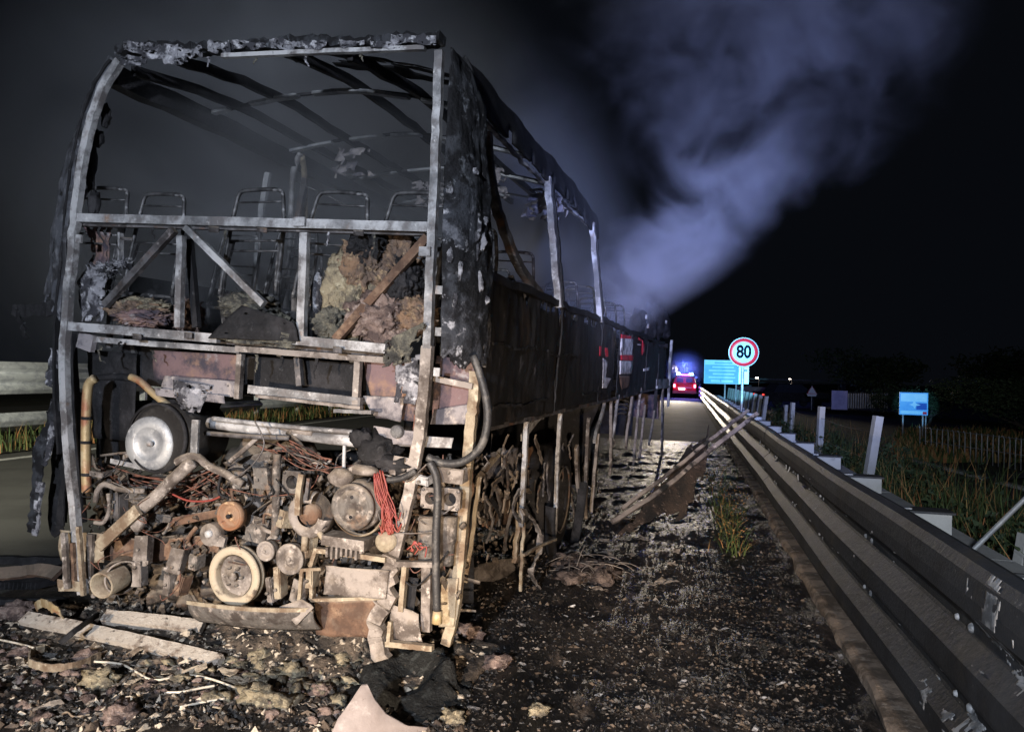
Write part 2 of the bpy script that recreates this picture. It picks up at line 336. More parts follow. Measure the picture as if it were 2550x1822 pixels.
# ---- rear frame
LPOST = [(300, 152), (262, 212), (232, 290), (207, 400), (193, 500), (184, 600), (174, 700), (165, 810), (160, 900), (163, 1000), (172, 1130), (188, 1290), (206, 1478)]
RPOST = [(1096, 128), (1088, 300), (1083, 450), (1076, 600), (1070, 740), (1065, 870)]
g = G().sweep(RPs(LPOST), 20*PX, .04, jit=.002, sub=5); part('corner_post', g, STEEL, label='bowed bare steel post at the rear left corner')
g = G().sweep(RPs([(x-20, y) for x, y in LPOST[:11]], .05), 7*PX, .05, jit=.002, sub=5); part('window_seal', g, SOOT)
g = G().sweep(RPs(RPOST), 18*PX, .04, jit=.0015, sub=5); part('corner_post', g, STEEL, label='straight pale steel post at the rear right corner')
g = G().sweep(RPs([(1065, 862), (1060, 935), (1050, 1050), (1035, 1150), (1008, 1280), (983, 1390)]), 24*PX, .04, jit=.0015, sub=5)
part('corner_post', g, STEEL_P, label='lower post bent inwards below the right corner')
g = G().sweep(RPs([(983, 1385), (968, 1440), (962, 1480), (938, 1530), (932, 1575), (950, 1640)], -.03), 34*PX, .05, jit=.012, sub=4)
part('post_foot', g, STEEL_P, label='crumpled foot of the bent right post')
g = G().sweep(RPs([(1183, 925), (1178, 1010), (1172, 1075), (1160, 1200), (1152, 1320), (1140, 1450), (1128, 1540), (1112, 1605)], .12), 22*PX, .04, jit=.002, sub=5)
part('corner_post', g, STEEL_T, label='tan heat-stained post under the charred right corner')
g = G().sweep(RPs([(1195, 1190), (1185, 1260), (1172, 1360), (1160, 1450)], .3), 9*PX, .012, sub=4, jit=.003); part('stay_rod', g, STEEL_T)
# cross beams
def hbar(name, a, b, h, Y=0, mat=STEEL, d=.05, jit=.0006, label=None):
    return part(name, G().sweep([RP(*a, Y), RP((a[0]*2+b[0])/3, (a[1]*2+b[1])/3, Y), RP((a[0]+b[0]*2)/3, (a[1]+b[1]*2)/3, Y), RP(*b, Y)], h*PX*.80, d*.7, jit=jit, sub=5), mat, label=label)
hbar('cross_beam', (196, 543), (1066, 566), 26, 0, STEEL, label='long pale cross beam under the missing rear window')
hbar('cross_beam', (192, 560), (1060, 584), 8, .05, STEEL_D)
hbar('cross_beam', (176, 812), (545, 843), 27, 0, STEEL)
hbar('cross_beam', (728, 846), (962, 868), 26, 0, STEEL)
hbar('cross_beam', (238, 845), (600, 872), 17, .06, STEEL)
hbar('cross_beam', (590, 868), (962, 897), 17, .06, STEEL_P)
hbar('cross_beam', (240, 822), (960, 880), 20, .12, STEEL_D)
hbar('upright_brace', (452, 588), (446, 815), 21, .0, STEEL)
hbar('upright_brace', (470, 580), (490, 815), 20, .1, SOOT)
hbar('upright_brace', (760, 580), (751, 838), 24, .0, STEEL)
hbar('diagonal_brace', (434, 572), (262, 760), 22, .02, STEEL_D)
hbar('diagonal_brace', (464, 566), (658, 758), 19, .02, STEEL)
hbar('diagonal_brace', (1066, 590), (836, 846), 24, .02, RUST)
for x, y, w, h in ((1058, 626, 26, 20), (197, 595, 18, 20), (1094, 722, 16, 18), (1092, 826, 14, 18), (1088, 926, 14, 18), (745, 552, 30, 20)):
    part('mounting_lug', G().box(RP(x, y, -.035 if x < 1080 else .0), (w*PX, .012, h*PX), Euler((0, rng.uniform(-.1, .1), 0)).to_matrix()), STEEL)
# header over the window
g = G(); A = RPs([(296, 128), (380, 122), (470, 124), (560, 122), (680, 114), (800, 108), (920, 110), (1020, 100), (1100, 100)], .02)
g.sweep(A, .045, .09, jit=.006, sub=9); part('roof_header', g, CHAR)
g = G(); g.sweep(RPs([(555, 140), (700, 134), (860, 127), (1058, 121)], -.03), .022, .03, jit=.001); part('header_trim', g, STEEL)
for i, (x, y, w, h) in enumerate(((345, 118, 70, 26), (400, 130, 90, 34), (470, 132, 80, 24), (545, 118, 50, 30), (620, 112, 80, 18), (760, 112, 110, 16), (880, 108, 60, 14), (1030, 100, 110, 26), (330, 150, 70, 22), (440, 150, 60, 16), (700, 110, 60, 20), (960, 112, 70, 16))):
    def fn(u, v, x=x, y=y, w=w, h=h, i=i):
        p = RP(x+(u-.5)*w, y+(v-.5)*h, -.045); return p+Vector((0, .03*fb(p, 9, i), .018*fb(p, 12, i+4)))
    part('melted_flake', G().sheet(fn, 20, 10, .005, lambda u, v, i=i: fb((u*3, v*2, i), 1.6, i) > .32), CHARW)
# charred skin left of the rear window
def skinL(u, v):
    i = v*(len(OUT)-1); k = min(int(i), len(OUT)-2); t = i-k
    ox = OUT[k][0]*(1-t)+OUT[k+1][0]*t; oy = OUT[k][1]*(1-t)+OUT[k+1][1]*t
    ix = INN[k][0]*(1-t)+INN[k+1][0]*t; iy = INN[k][1]*(1-t)+INN[k+1][1]*t
    a = u*math.pi/2; q = math.sin(a)
    p = RP(ix+(ox-ix)*q, iy+(oy-iy)*q, .03+.14*(1-math.cos(a)))
    return p+Vector((-.009, -.009, 0))*fb(p, 7, 2, 4)
OUT = [(276, 140), (236, 200), (205, 270), (176, 360), (155, 440), (138, 520), (128, 600), (122, 680), (108, 760)]
INN = [(285, 152), (248, 214), (219, 292), (192, 400), (180, 490), (168, 590), (160, 680), (152, 760), (150, 800)]
part('corner_skin', G().sheet(skinL, 14, 90, .01, lambda u, v: v > .93 and fb((u*3, v*9, 1), 2, 1) > .0), SKINL, label='charred strip of body skin left of the rear window')
# inner window trim left, hanging soot
g = G()
for (x, y, rx, ry) in ((265, 290, 10, 26), (245, 345, 13, 22), (228, 420, 9, 60), (235, 510, 12, 40)):
    g.blob(RP(x, y, .1), (rx*PX, .03, ry*PX), seed=x, rough=.6, lv=3)
part('hanging_soot', g, SOOT)
# charred round corner column on the right
COLR = [(1128, 98, 1165), (1118, 170, 1185), (1112, 300, 1200), (1108, 450, 1210), (1104, 600, 1216), (1100, 740, 1216), (1098, 872, 1208)]
def colfn(u, v):
    i = v*(len(COLR)-1); k = min(int(i), len(COLR)-2); t = i-k
    l, y, r = [COLR[k][j]*(1-t)+COLR[k+1][j]*t for j in range(3)]
    a = u*math.pi/2*1.08
    pl = RP(l, y, .0); pr = RP(r, y, .25)
    p = Vector((pl.x+(pr.x-pl.x)*math.sin(min(a, math.pi/2)), .0+.30*(1-math.cos(a)), pl.z))
    if v > .9: p.z -= (v-.9)*10*(.05+.10*fb((u*3, 1, 2), 1.5, 3))
    if v < .08: p.y += .12*(1-v/.08)**2; p.x -= .05*(1-v/.08)**2
    d = fb(p, 5, 9, 4)+1.3*fb((p.x*9, p.y*9, p.z*1.6), 1, 4, 3)
    return p+Vector((math.sin(a), -math.cos(a), 0))*(.015*d)
_c = G().sheet(colfn, 44, 240, .012)
for _i, _f in enumerate(_c.f):
    _p = _c.v[_f[0]]
    if (2.55-_p[2])*.8+fb(_p, 3.2, 5, 3)*.9 > .30: _c.m[_i] = 1
part('corner_column', _c, [CHAR, CHAR2], label='charred rounded corner pillar crusted with white ash')
for i in range(12):
    v = rng.uniform(.45, .98); u = rng.uniform(.1, .85); p = Vector(colfn(u, v))
    part('ash_flake', G().blob(p+Vector((0, -.008, 0)), (rng.uniform(.012, .03), .010, rng.uniform(.02, .05)), seed=i, rough=.6, lv=3), CHARW)
# ---- box section over the engine
def pan(name, c, mat, Y=.08, amp=.012, nu=16, nv=10, th=.004, hol=None, seed=0, label=None):
    return part(name, G().quad(RPs(c, Y), th, nu, nv, amp, 8, seed, hol), mat, label=label)
pan('inner_panel', [(380, 872), (600, 884), (600, 950), (385, 945)], PANEL, .16)
pan('inner_panel', [(410, 935), (600, 950), (600, 990), (400, 975)], ASHPAN, .10, seed=3)
pan('inner_panel', [(385, 965), (560, 985), (560, 1005), (390, 985)], ASHPAN, .06, seed=6)
pan('inner_panel', [(605, 885), (895, 905), (895, 990), (605, 985)], SOOT, .22, .01)
pan('inner_panel', [(905, 895), (1056, 905), (1050, 1050), (935, 1040)], PANEL, .14, .02, seed=9)
pan('inner_panel', [(905, 985), (1010, 990), (1000, 1050), (930, 1035)], ASHPAN, .10, .02, seed=12)
pan('inner_panel', [(1086, 885), (1182, 900), (1176, 1055), (1075, 1045)], PANEL, .2, .02, seed=14)
pan('inner_panel', [(1080, 1020), (1176, 1005), (1174, 1056), (1072, 1056)], ASHPAN, .16, .02, seed=17)
pan('inner_panel', [(215, 870), (340, 880), (335, 1100), (235, 1090)], SOOT, .3, .02)
pan('inner_panel', [(240, 1000), (560, 990), (500, 1100), (240, 1180)], SOOT, .55, .02)
hbar('frame_rail', (622, 968), (900, 1000), 24, .05, STEEL)
hbar('frame_rail', (640, 985), (900, 1015), 9, .02, STEEL_P)
hbar('frame_rail', (835, 1022), (928, 1026), 10, .02, STEEL)
hbar('frame_rail', (1082, 942), (1178, 962), 16, .1, STEEL_P)
hbar('frame_upright', (600, 882), (593, 992), 17, .05, STEEL_P)
hbar('frame_upright', (742, 890), (748, 960), 18, .14, STEEL_D)
hbar('frame_upright', (893, 900), (886, 1022), 18, .05, STEEL_P)
hbar('frame_upright', (222, 830), (212, 870), 60, .1, ASHPAN)
hbar('frame_upright', (178, 830), (205, 1300), 22, .18, SOOT)
# ash curtain hanging at the right of the box section
def rag(name, c, mat, Y, seed, amp=.04, hole=.25, nu=20, nv=20, th=.008, fs=5):
    return part(name, G().quad(RPs(c, Y), th, nu, nv, amp, fs, seed, lambda u, v: (max(abs(u-.5), abs(v-.5)) > .30) and fb((u*4, v*4, seed), 1.4, seed) > hole), mat)
rag('ash_curtain', [(990, 890), (1068, 880), (1058, 1010), (985, 1000)], CHARW, .0, 4)
rag('fibre_mat', [(960, 850), (1065, 800), (1020, 900), (950, 915)], FOAM_G, -.04, 9)
rag('ash_curtain', [(430, 945), (520, 960), (500, 1030), (450, 1020)], CHARW, .05, 21)
# ---- burnt seat foam and insulation behind the cross beams
def lump(name, px, py, rx, ry, Y, mat, seed, dy=.1, lv=5, rough=.42, fs=3.0):
    g = G().blob(RP(px, py, Y), (rx*PX, dy, ry*PX), seed, rough, fs, lv); q = random.Random(seed); V0 = list(g.v); c = RP(px, py, Y)
    for _ in range(160):                        # frayed fibres standing off the surface
        p = Vector(q.choice(V0)); d = ((p-c).normalized()+Vector((q.gauss(0, .6), q.gauss(0, .4), q.gauss(0, .6)))).normalized()*q.uniform(.012, .045); w = Vector((q.gauss(0, 1), q.gauss(0, 1), q.gauss(0, 1))).normalized()*.0016
        g.add([p-w, p+w, p+d*.5+w+Vector((0, 0, q.gauss(0, .004))), p+d, p+d*.5-w], [(0, 1, 2, 4), (4, 2, 3)])
    return part(name, g, mat)
lump('burnt_foam', 870, 745, 72, 105, .16, FOAM_Y, 1)
lump('burnt_foam', 905, 665, 50, 62, .15, FOAM_O, 2)
lump('burnt_foam', 985, 660, 55, 85, .24, FOAM_O, 3)
lump('burnt_foam', 1035, 790, 48, 40, .10, FOAM_O, 4, .08)
lump('burnt_foam', 950, 790, 75, 60, .10, FOAM_P, 5)
lump('burnt_foam', 1010, 705, 30, 55, .12, SOOT, 6)
lump('burnt_foam', 920, 615, 40, 48, .14, SOOT, 7)
lump('burnt_foam', 835, 810, 45, 40, .10, FOAM_G, 8)
lump('burnt_foam', 350, 778, 85, 32, .16, FOAM_O, 9, .12)
lump('foam_crust', 352, 762, 82, 20, .15, FOAM_Y, 10, .08)
lump('foam_core', 355, 792, 70, 20, .06, PANEL, 11, .08)
lump('burnt_foam', 470, 790, 24, 40, .16, FOAM_P, 12)
lump('burnt_foam', 620, 765, 70, 34, .15, FOAM_G, 13)
lump('burnt_foam', 690, 815, 45, 30, .12, FOAM_G, 14)
rag('fallen_mat', [(520, 842), (600, 760), (735, 800), (745, 850)], SOOT, -.035, 15, .03, .5)
rag('fallen_mat', [(545, 850), (580, 800), (740, 835), (735, 868)], FOAM_G, -.015, 18, .03, .2)
rag('ash_cloth', [(196, 680), (268, 690), (262, 800), (196, 800)], CHARW, .1, 23, .06, .3)
rag('ash_cloth', [(215, 560), (275, 560), (270, 690), (222, 680)], PANEL, .2, 25, .06, .3)
lump('ash_clump', 235, 715, 36, 55, .14, CHARW, 26, .06)
lump('ash_clump', 262, 672, 26, 16, .12, CHARW, 27, .05)
lump('ash_clump', 305, 658, 18, 10, .2, CHARW, 28, .04)
lump('canister', 790, 730, 16, 48, .12, CHARW, 29, .04, 3, .25)
hbar('hanging_pipe', (301, 560), (300, 660), 7, .2, STEEL)
for a, b, Y in (((300, 590), (330, 600), .03), ((520, 562), (545, 580), -.03), ((640, 566), (664, 580), -.03), ((880, 572), (905, 588), -.03), ((330, 830), (352, 848), -.03), ((830, 862), (852, 880), -.03), ((460, 826), (478, 844), -.03)):
    part('gusset', G().quad(RPs([(a[0], a[1]), (b[0], a[1]+2), (b[0], b[1]), (a[0], b[1]-2)], Y-.012), .006, 3, 3, .006, 9, a[0]), STEEL_D)
for x, y, l in ((250, 566, 40), (380, 570, 26), (560, 574, 50), (820, 580, 34), (930, 586, 60), (300, 846, 30), (640, 884, 44), (700, 888, 30), (790, 894, 50), (380, 870, 30), (250, 860, 46), (520, 142, 26), (640, 140, 18), (760, 136, 30), (900, 130, 22)):
    part('hanging_scrap', G().sweep(RPs([(x, y), (x+rng.uniform(-6, 6), y+l*.5), (x+rng.uniform(-12, 12), y+l)], -.01), .018, .004, jit=.004, sub=4, taper=lambda t: 1-.7*t), rng.choice((SOOT, CHARW, FOAM_G)))
# ---- torn skin at the left rear corner
def strand(name, pts, w, mat, seed, Y=.05, th=.012, jit=.0035):
    return part(name, G().sweep(RPs(pts, Y), w*PX, th, jit=jit, sub=6, taper=lambda t: 1-.3*t+.10*math.sin(t*9+seed)), mat)
strand('torn_skin', [(150, 765), (105, 770), (60, 775), (30, 770)], 40, SOOT, 1)
strand('torn_skin', [(45, 770), (50, 800), (66, 840)], 16, CHAR, 2)
strand('torn_skin', [(140, 870), (128, 930), (120, 960)], 34, CHARW, 3)
strand('torn_skin', [(142, 1000), (128, 1060), (102, 1110), (94, 1180), (85, 1260), (78, 1325)], 40, CHAR, 4)
strand('torn_skin', [(135, 1050), (118, 1130), (110, 1160)], 18, CHARW, 5)
strand('torn_skin', [(100, 1200), (92, 1280), (86, 1335)], 24, CHARW, 7)
strand('torn_skin', [(140, 1020), (150, 1120), (140, 1290), (150, 1330)], 60, SOOT, 8, .2)
strand('torn_skin', [(155, 1000), (160, 1150), (160, 1300)], 30, SOOT, 9, .25)
# ---- engine bay
rr = random.Random(21)
ax = Vector((0, 1, 0))
f = part('air_filter', G().lathe(RP(395, 1090, .0), ax, [(.0, .02), (.17, .02), (.185, .01), (.185, .0), (.192, .0), (.192, .36), (.0, .37)], 40), BLACKM, label='black air filter drum with a pale metal end plate')
part('end_plate', G().lathe(RP(370, 1105, .0), (-.10, 1, 0), [(.0, -.012), (.012, -.012), (.014, -.002), (.085, .004), (.09, -.004), (.10, -.006), (.148, -.002), (.155, .01), (.155, .03)], 40), ALU, f)
part('rim_clip', G().lathe(RP(393, 1090, .0), ax, [(.186, -.012), (.2, -.012), (.2, .014), (.186, .014)], 40), SOOT, f)
part('end_stud', G().lathe(RP(370, 1105, -.03), (-.1, 1, 0), [(0, 0), (.016, 0), (.016, .02)], 10), STEEL, f)
hbar('strap', (488, 1045), (484, 1135), 24, -.05, STEEL, .02)
part('bracket_arm', G().tube(RPs([(440, 1150), (462, 1138), (490, 1136), (520, 1160), (560, 1178), (605, 1205)], -.05), .022, 8, jit=.08), STEEL_P)
part('coolant_pipe', G().tube(RPs([(236, 942), (222, 955), (217, 985), (214, 1060), (214, 1150), (216, 1225)], .04), .027, 10), PIPE, label='heat-tinted brass pipe beside the left post')
part('coolant_pipe', G().tube(RPs([(236, 942), (280, 938), (325, 940)], .3), .022, 8), SOOT)
part('coolant_pipe', G().tube(RPs([(325, 938), (350, 950), (385, 982), (430, 1018)], .12), .022, 8), PIPE)
for x, y in ((216, 1040), (214, 1100), (216, 1180)): part('hose_clip', G().lathe(RP(x, y, .04)-Vector((0, 0, .01)), (0, 0, 1), [(.030, 0), (.030, .018)], 14), SOOT)
part('exhaust_pipe', G().tube(RPs([(482, 1148), (430, 1195), (385, 1240), (350, 1270), (348, 1300), (338, 1312)], -.05), .036, 10, jit=.05), STEEL_P)
hbar('support_channel', (345, 1268), (246, 1360), 36, -.1, STEEL_T, .03)
for i, (a, b, r, Y, m) in enumerate((((522, 1052), (890, 1098), .034, .12, STEEL), ((530, 1042), (905, 1078), .014, .05, STEEL), ((700, 1062), (780, 1078), .02, .1, STEEL_P), ((510, 1078), (720, 1090), .014, .06, STEEL_D), ((690, 1130), (686, 1330), .022, -.02, CASTG), ((858, 1108), (856, 1170), .010, -.02, STEEL), ((686, 1330), (672, 1345), .022, -.02, STEEL_P))):
    p, q = RP(*a, Y), RP(*b, Y); part('pipe_run', G().tube([p, (p+q)/2+Vector((0, 0, -.004)), q], r, 8, jit=.04), m)
pan('heat_shield', [(900, 1075), (1130, 1090), (1125, 1115), (905, 1108)], STEEL, .06, .015)
pan('heat_shield', [(930, 1060), (1040, 1075), (1030, 1110), (925, 1100)], ASHPAN, .02, .02)
part('sensor_disc', G().lathe(RP(985, 1075, -.02), ax, [(0, 0), (.03, .0), (.034, .01), (.034, .03)], 18), STEEL)
# wires
g = G(); g2 = G()
for k in range(16):
    x0, y0 = rr.uniform(225, 300), rr.uniform(1155, 1195); x1, y1 = rr.uniform(480, 560), rr.uniform(1150, 1210); sag = rr.uniform(20, 80)
    pts = RPs([(x0, y0), ((x0*2+x1)/3, (y0*2+y1)/3+sag*.8), ((x0+x1*2)/3, (y0+y1*2)/3+sag), (x1, y1)], rr.uniform(.05, .35))
    part('wire', G().tube(pts, .0045, 5, 7), WIRE_B)
for k in range(9):
    x0, y0 = rr.uniform(620, 740), rr.uniform(1095, 1120); x1, y1 = rr.uniform(800, 850), rr.uniform(1130, 1180)
    part('wire', G().tube(RPs([(x0, y0), ((x0+x1)/2, (y0+y1)/2+rr.uniform(-15, 15)), (x1, y1)], rr.uniform(.0, .3)), .0045, 5, 7), WIRE_B)
part('wire', G().tube(RPs([(430, 1230), (470, 1246), (520, 1246), (548, 1236)], -.02), .006, 5, 7), WIRE_R)
for k in range(34):
    x0, y0 = rr.uniform(930, 955), rr.uniform(1170, 1195); e = (rr.uniform(948, 990), rr.uniform(1290, 1335))
    part('copper_strand', G().tube(RPs([(x0, y0), (x0+rr.uniform(0, 18), y0+50), ((x0+e[0])/2+rr.uniform(0, 16), (y0+e[1])/2+20), e, (e[0]+rr.uniform(-14, 14), e[1]-rr.uniform(5, 25))], -.07+rr.uniform(-.02, .02)), .0035, 4, 5), WIRE_R)
for k in range(9):
    x0, y0 = rr.uniform(1025, 1050), rr.uniform(1350, 1375)
    part('copper_strand', G().tube(RPs([(x0, y0), (x0+rr.uniform(-20, 20), y0+rr.uniform(-15, 15)), (x0+rr.uniform(-20, 20), y0+rr.uniform(-10, 20))], -.05), .0035, 4, 5), WIRE_R)
for k in range(46):                              # fine burnt wiring through the whole bay
    x0, y0 = rr.uniform(230, 1120), rr.uniform(1110, 1420); x1, y1 = x0+rr.gauss(0, 110), y0+rr.gauss(10, 60)
    x1 = min(1130, max(225, x1)); pts = RPs([(x0, y0), (x0*.6+x1*.4+rr.gauss(0, 25), y0*.6+y1*.4+rr.uniform(0, 40)), (x0*.2+x1*.8+rr.gauss(0, 20), y0*.2+y1*.8+rr.uniform(0, 40)), (x1, y1)], rr.uniform(-.10, .12))
    part('wire', G().tube(pts, rr.uniform(.002, .005), 5, 6), rr.choice((WIRE_B, WIRE_B, SOOT, STEEL_D)))
for k in range(14):
    x0, y0 = rr.uniform(250, 1100), rr.uniform(1130, 1400); a = rr.uniform(0, 6.28); l = rr.uniform(40, 110)
    part('pipe_run', G().tube(RPs([(x0, y0), (x0+math.cos(a)*l*.5+rr.gauss(0, 12), y0+math.sin(a)*l*.5), (x0+math.cos(a)*l, y0+math.sin(a)*l*.6+rr.gauss(0, 12))], rr.uniform(.0, .15)), rr.uniform(.007, .014), 7, 5, jit=.05), rr.choice((STEEL_D, CASTG, RUST, STEEL_P)))
# engine block and its front-end drive
part('engine_block', G().blob(RP(680, 1230, .55), (.36, .30, .40), 3, .22, 2.6, 4).box(RP(690, 1300, .55), (.62, .40, .48), jit=.05), CASTD)
pan('rocker_cover', [(560, 1150), (690, 1115), (720, 1170), (600, 1215)], CASTG, .22, .04)
pan('timing_cover', [(600, 1230), (690, 1180), (700, 1400), (610, 1400)], CASTG, .16, .05, seed=4)
def pulley(name, x, y, r, mat, Y=-.05, prof=None, hub=STEEL_P, label=None):
    p = RP(x, y, Y)
    o = part(name, G().lathe(p, ax, prof or [(0, .0), (r*.28, .0), (r*.34, .012), (r*.62, .018), (r*.72, .004), (r, .0), (r, .012), (r*.9, .022), (r, .032), (r*.9, .042), (r, .055), (0, .056)], 36), mat, label=label)
    part('hub_bolt', G().lathe(p-Vector((0, .012, 0)), ax, [(0, 0), (r*.16, 0), (r*.16, .014)], 6), hub, o)
    return o
P1 = pulley('crank_pulley', 580, 1435, .158, CREAM, -.08, [(.112, .05), (.112, .012), (.118, .0), (.150, .0), (.158, .008), (.158, .02), (.146, .03), (.158, .04), (.158, .06), (.05, .11)], label='big cream crank pulley low in the engine bay')
part('pulley_face', G().lathe(RP(580, 1435, -.045), ax, [(0, -.02), (.03, -.02), (.035, 0), (.06, .0), (.065, .012), (.10, .014), (.112, .006)], 36), STEEL_P, P1)
for k in range(6):
    w = k*math.pi/3; c = RP(580, 1435, -.055)+Vector((math.cos(w)*.05, 0, math.sin(w)*.05))
    part('face_bolt', G().lathe(c, ax, [(0, -.008), (.009, -.008), (.009, .012)], 6), CASTG, P1)
pulley('idler_pulley', 660, 1372, .052, STEEL_P, -.1)
pulley('idler_pulley', 720, 1392, .080, STEEL_P, -.08)
pulley('fan_pulley', 570, 1285, .078, ORANGE, -.06, [(0, .02), (.03, .02), (.036, .03), (.06, .03), (.066, .0), (.078, .0), (.078, .05), (0, .055)], SOOT)
part('belt_remnant', G().tube(RPs([(570, 1240), (545, 1225), (555, 1180), (600, 1168), (632, 1205), (630, 1245), (600, 1268)], -.02), .008, 5), SOOT)
t = part('belt_tensioner', G().lathe(RP(520, 1332, -.1), ax, [(0, 0), (.058, 0), (.062, .01), (.062, .05)], 28), STEEL_P)
part('tensioner_arm', G().sweep([RP(520, 1332, -.08), RP(545, 1343, -.08), RP(562, 1350, -.08)], .085, .04, taper=lambda q: 1-.45*q), STEEL_P, t)
part('tensioner_bolt', G().lathe(RP(516, 1330, -.12), ax, [(0, 0), (.018, 0), (.02, .02)], 12), STEEL, t)
# compressor scroll, pale with its gap at the upper left
c = RP(766, 1282, -.06)
sc = part('turbo_scroll', G().lathe(c, ax, [(.062, .0), (.075, -.012), (.105, -.012), (.122, .01), (.122, .07), (.062, .08)], 34, arc=(.02, .80)), STEEL_P)
part('scroll_hub', G().lathe(c, ax, [(0, -.02), (.012, -.02), (.014, -.01), (.03, -.01), (.034, -.0), (.05, .0), (.054, .05)], 26), RUST, sc)
part('scroll_back', G().lathe(c, ax, [(0, .055), (.115, .055)], 26), CASTD, sc)
part('scroll_bracket', G().sweep(RPs([(752, 1180), (744, 1230), (742, 1282)], -.1), .03, .02), STEEL_T, sc)
part('scroll_bracket', G().sweep(RPs([(770, 1190), (764, 1245)], -.1), .018, .02, sub=3), STEEL_D, sc)
# throttle flange with a round mouth
def flange(name, x, y, s, r, mat, Y=-.03, R=None):
    c = RP(x, y, Y); g = G(); n = 24; V = []; F = []
    for k in range(n):
        w = 2*math.pi*(k+.5)/n; m = max(abs(math.cos(w)), abs(math.sin(w)))
        for rr_, dy in ((s/m, 0), (r, 0), (r, .07), (s/m, .03)): V.append(c+Vector((math.cos(w)*rr_, dy, math.sin(w)*rr_)))
    for k in range(n):
        j = (k+1) % n
        for q in range(3): F.append((4*k+q, 4*j+q, 4*j+q+1, 4*k+q+1))
    g.add(V, F); o = part(name, g, mat)
    part('flange_bore', G().lathe(c, ax, [(r, .07), (0, .075)], 20), SOOT, o)
    for a in (-1, 1):
        for b in (-1, 1): part('flange_bolt', G().lathe(c+Vector((a*s*.78, -.008, b*s*.78)), ax, [(0, 0), (.009, 0), (.009, .01)], 6), STEEL_D, o)
    return o
flange('throttle_flange', 727, 1200, .058, .036, CASTG, -.05)
flange('valve_flange', 1072, 1240, .052, .031, STEEL_P, -.0)
flange('valve_flange', 1120, 1243, .055, .033, STEEL_P, .0)
for x in (1068, 1116): part('valve_body', G().lathe(RP(x, 1285, .05), (0, 0, -1), [(0, 0), (.05, 0), (.05, .12), (.042, .14), (.042, .24), (0, .25)], 20), CASTG)
# alternator
c = RP(876, 1262, -.10)
al = part('alternator', G().lathe(c, ax, [(0, .005), (.02, .005), (.024, -.004), (.075, -.004), (.08, .004), (.09, .004), (.095, -.004), (.115, .0), (.118, .02), (.105, .03), (.12, .04), (.13, .06), (.13, .16), (0, .17)], 40), CASTG, label='dark round alternator with a finned pale foot')
for a in (-1, 1): part('face_bolt', G().lathe(c+Vector((0, -.008, a*.05)), ax, [(0, 0), (.009, 0), (.009, .01)], 8), SOOT, al)
part('pulley_guard', G().lathe(c+Vector((.02, .02, 0)), ax, [(.142, 0), (.15, .005), (.15, .03), (.142, .035)], 26, arc=(.05, .5)), STEEL_T, al)
part('top_bracket', G().blob(RP(852, 1188, -.06), (.075, .05, .05), 4, .3).blob(RP(905, 1170, -.05), (.09, .05, .03), 5, .3), STEEL_P, al)
part('finned_foot', G().box(RP(866, 1345, -.05), (.24, .12, .05), jit=.05), STEEL_P, al)
for k in range(8): part('foot_fin', G().box(RP(826+k*12, 1366+rr.uniform(-6, 4), -.06), (.012, .10, .06+rr.uniform(-.02, .02))), STEEL_P, al)
part('small_motor', G().lathe(RP(952, 1352, -.08), ax, [(0, 0), (.018, 0), (.02, .012), (.034, .012), (.038, .02), (.05, .022), (.05, .10)], 24), STEEL_T)
part('harness_lump', G().blob(RP(945, 1130, .03), (.10, .08, .10), 8, .6, 3, 3).blob(RP(900, 1090, .02), (.06, .05, .05), 9, .6, 3, 3).blob(RP(985, 1155, .0), (.1, .05, .04), 10, .6, 3, 3), SOOT)
# hoses
part('coolant_hose', G().tube(RPs([(1178, 886), (1196, 935), (1212, 1000), (1213, 1060), (1195, 1115), (1150, 1150), (1100, 1152), (1065, 1138)], -.02), .020, 10), HOSE, label='thick black hose looping out at the right corner')
part('coolant_hose', G().tube(RPs([(1070, 1150), (1086, 1185), (1090, 1240), (1086, 1330), (1086, 1430), (1088, 1520)], -.06), .020, 10), HOSE)
part('hose_end', G().lathe(RP(1090, 1520, -.06), (0, 0, -1), [(0, 0), (.024, 0), (.026, .06), (.0, .065)], 14), PIPE)
part('coolant_hose', G().tube(RPs([(965, 1195), (1000, 1190), (1035, 1172)], -.07), .016, 8), HOSE)
# lower right frames and plates
hbar('frame_rail', (788, 1368), (962, 1392), 13, -.06, STEEL_T)
hbar('frame_upright', (790, 1365), (776, 1410), 11, -.06, STEEL_T)
hbar('frame_upright', (752, 1420), (744, 1510), 10, -.1, STEEL_T, .02)
hbar('frame_rail', (750, 1418), (800, 1416), 8, -.1, STEEL_T, .02)
hbar('frame_upright', (780, 1410), (778, 1490), 10, -.05, STEEL_T)
hbar('frame_rail', (776, 1492), (955, 1486), 9, -.05, STEEL_T)
pan('perforated_plate', [(810, 1408), (968, 1420), (960, 1492), (808, 1478)], STEEL_P, -.07, .012, label='pinkish perforated plate low on the right')
pan('rusty_plate', [(786, 1495), (955, 1492), (940, 1590), (785, 1580)], RUST, .02, .02, label='rusty orange plate under the perforated plate')
hbar('frame_rail', (985, 1402), (1085, 1404), 14, -.04, STEEL_P)
hbar('frame_upright', (1010, 1404), (1000, 1520), 14, .0, STEEL_T)
hbar('frame_upright', (1068, 1290), (1062, 1410), 18, .05, STEEL_P)
hbar('frame_upright', (1064, 1404), (1062, 1570), 26, .05, STEEL_P)
hbar('frame_rail', (962, 1600), (1078, 1612), 14, -.03, STEEL_T)
hbar('frame_upright', (974, 1545), (968, 1606), 10, -.03, STEEL_T)
pan('lower_plate', [(972, 1500), (1040, 1530), (1050, 1600), (976, 1595)], STEEL_P, -.01, .03, seed=4)
pan('lower_plate', [(1100, 1440), (1140, 1440), (1130, 1560), (1092, 1560)], STEEL_T, .08, .015, seed=8)
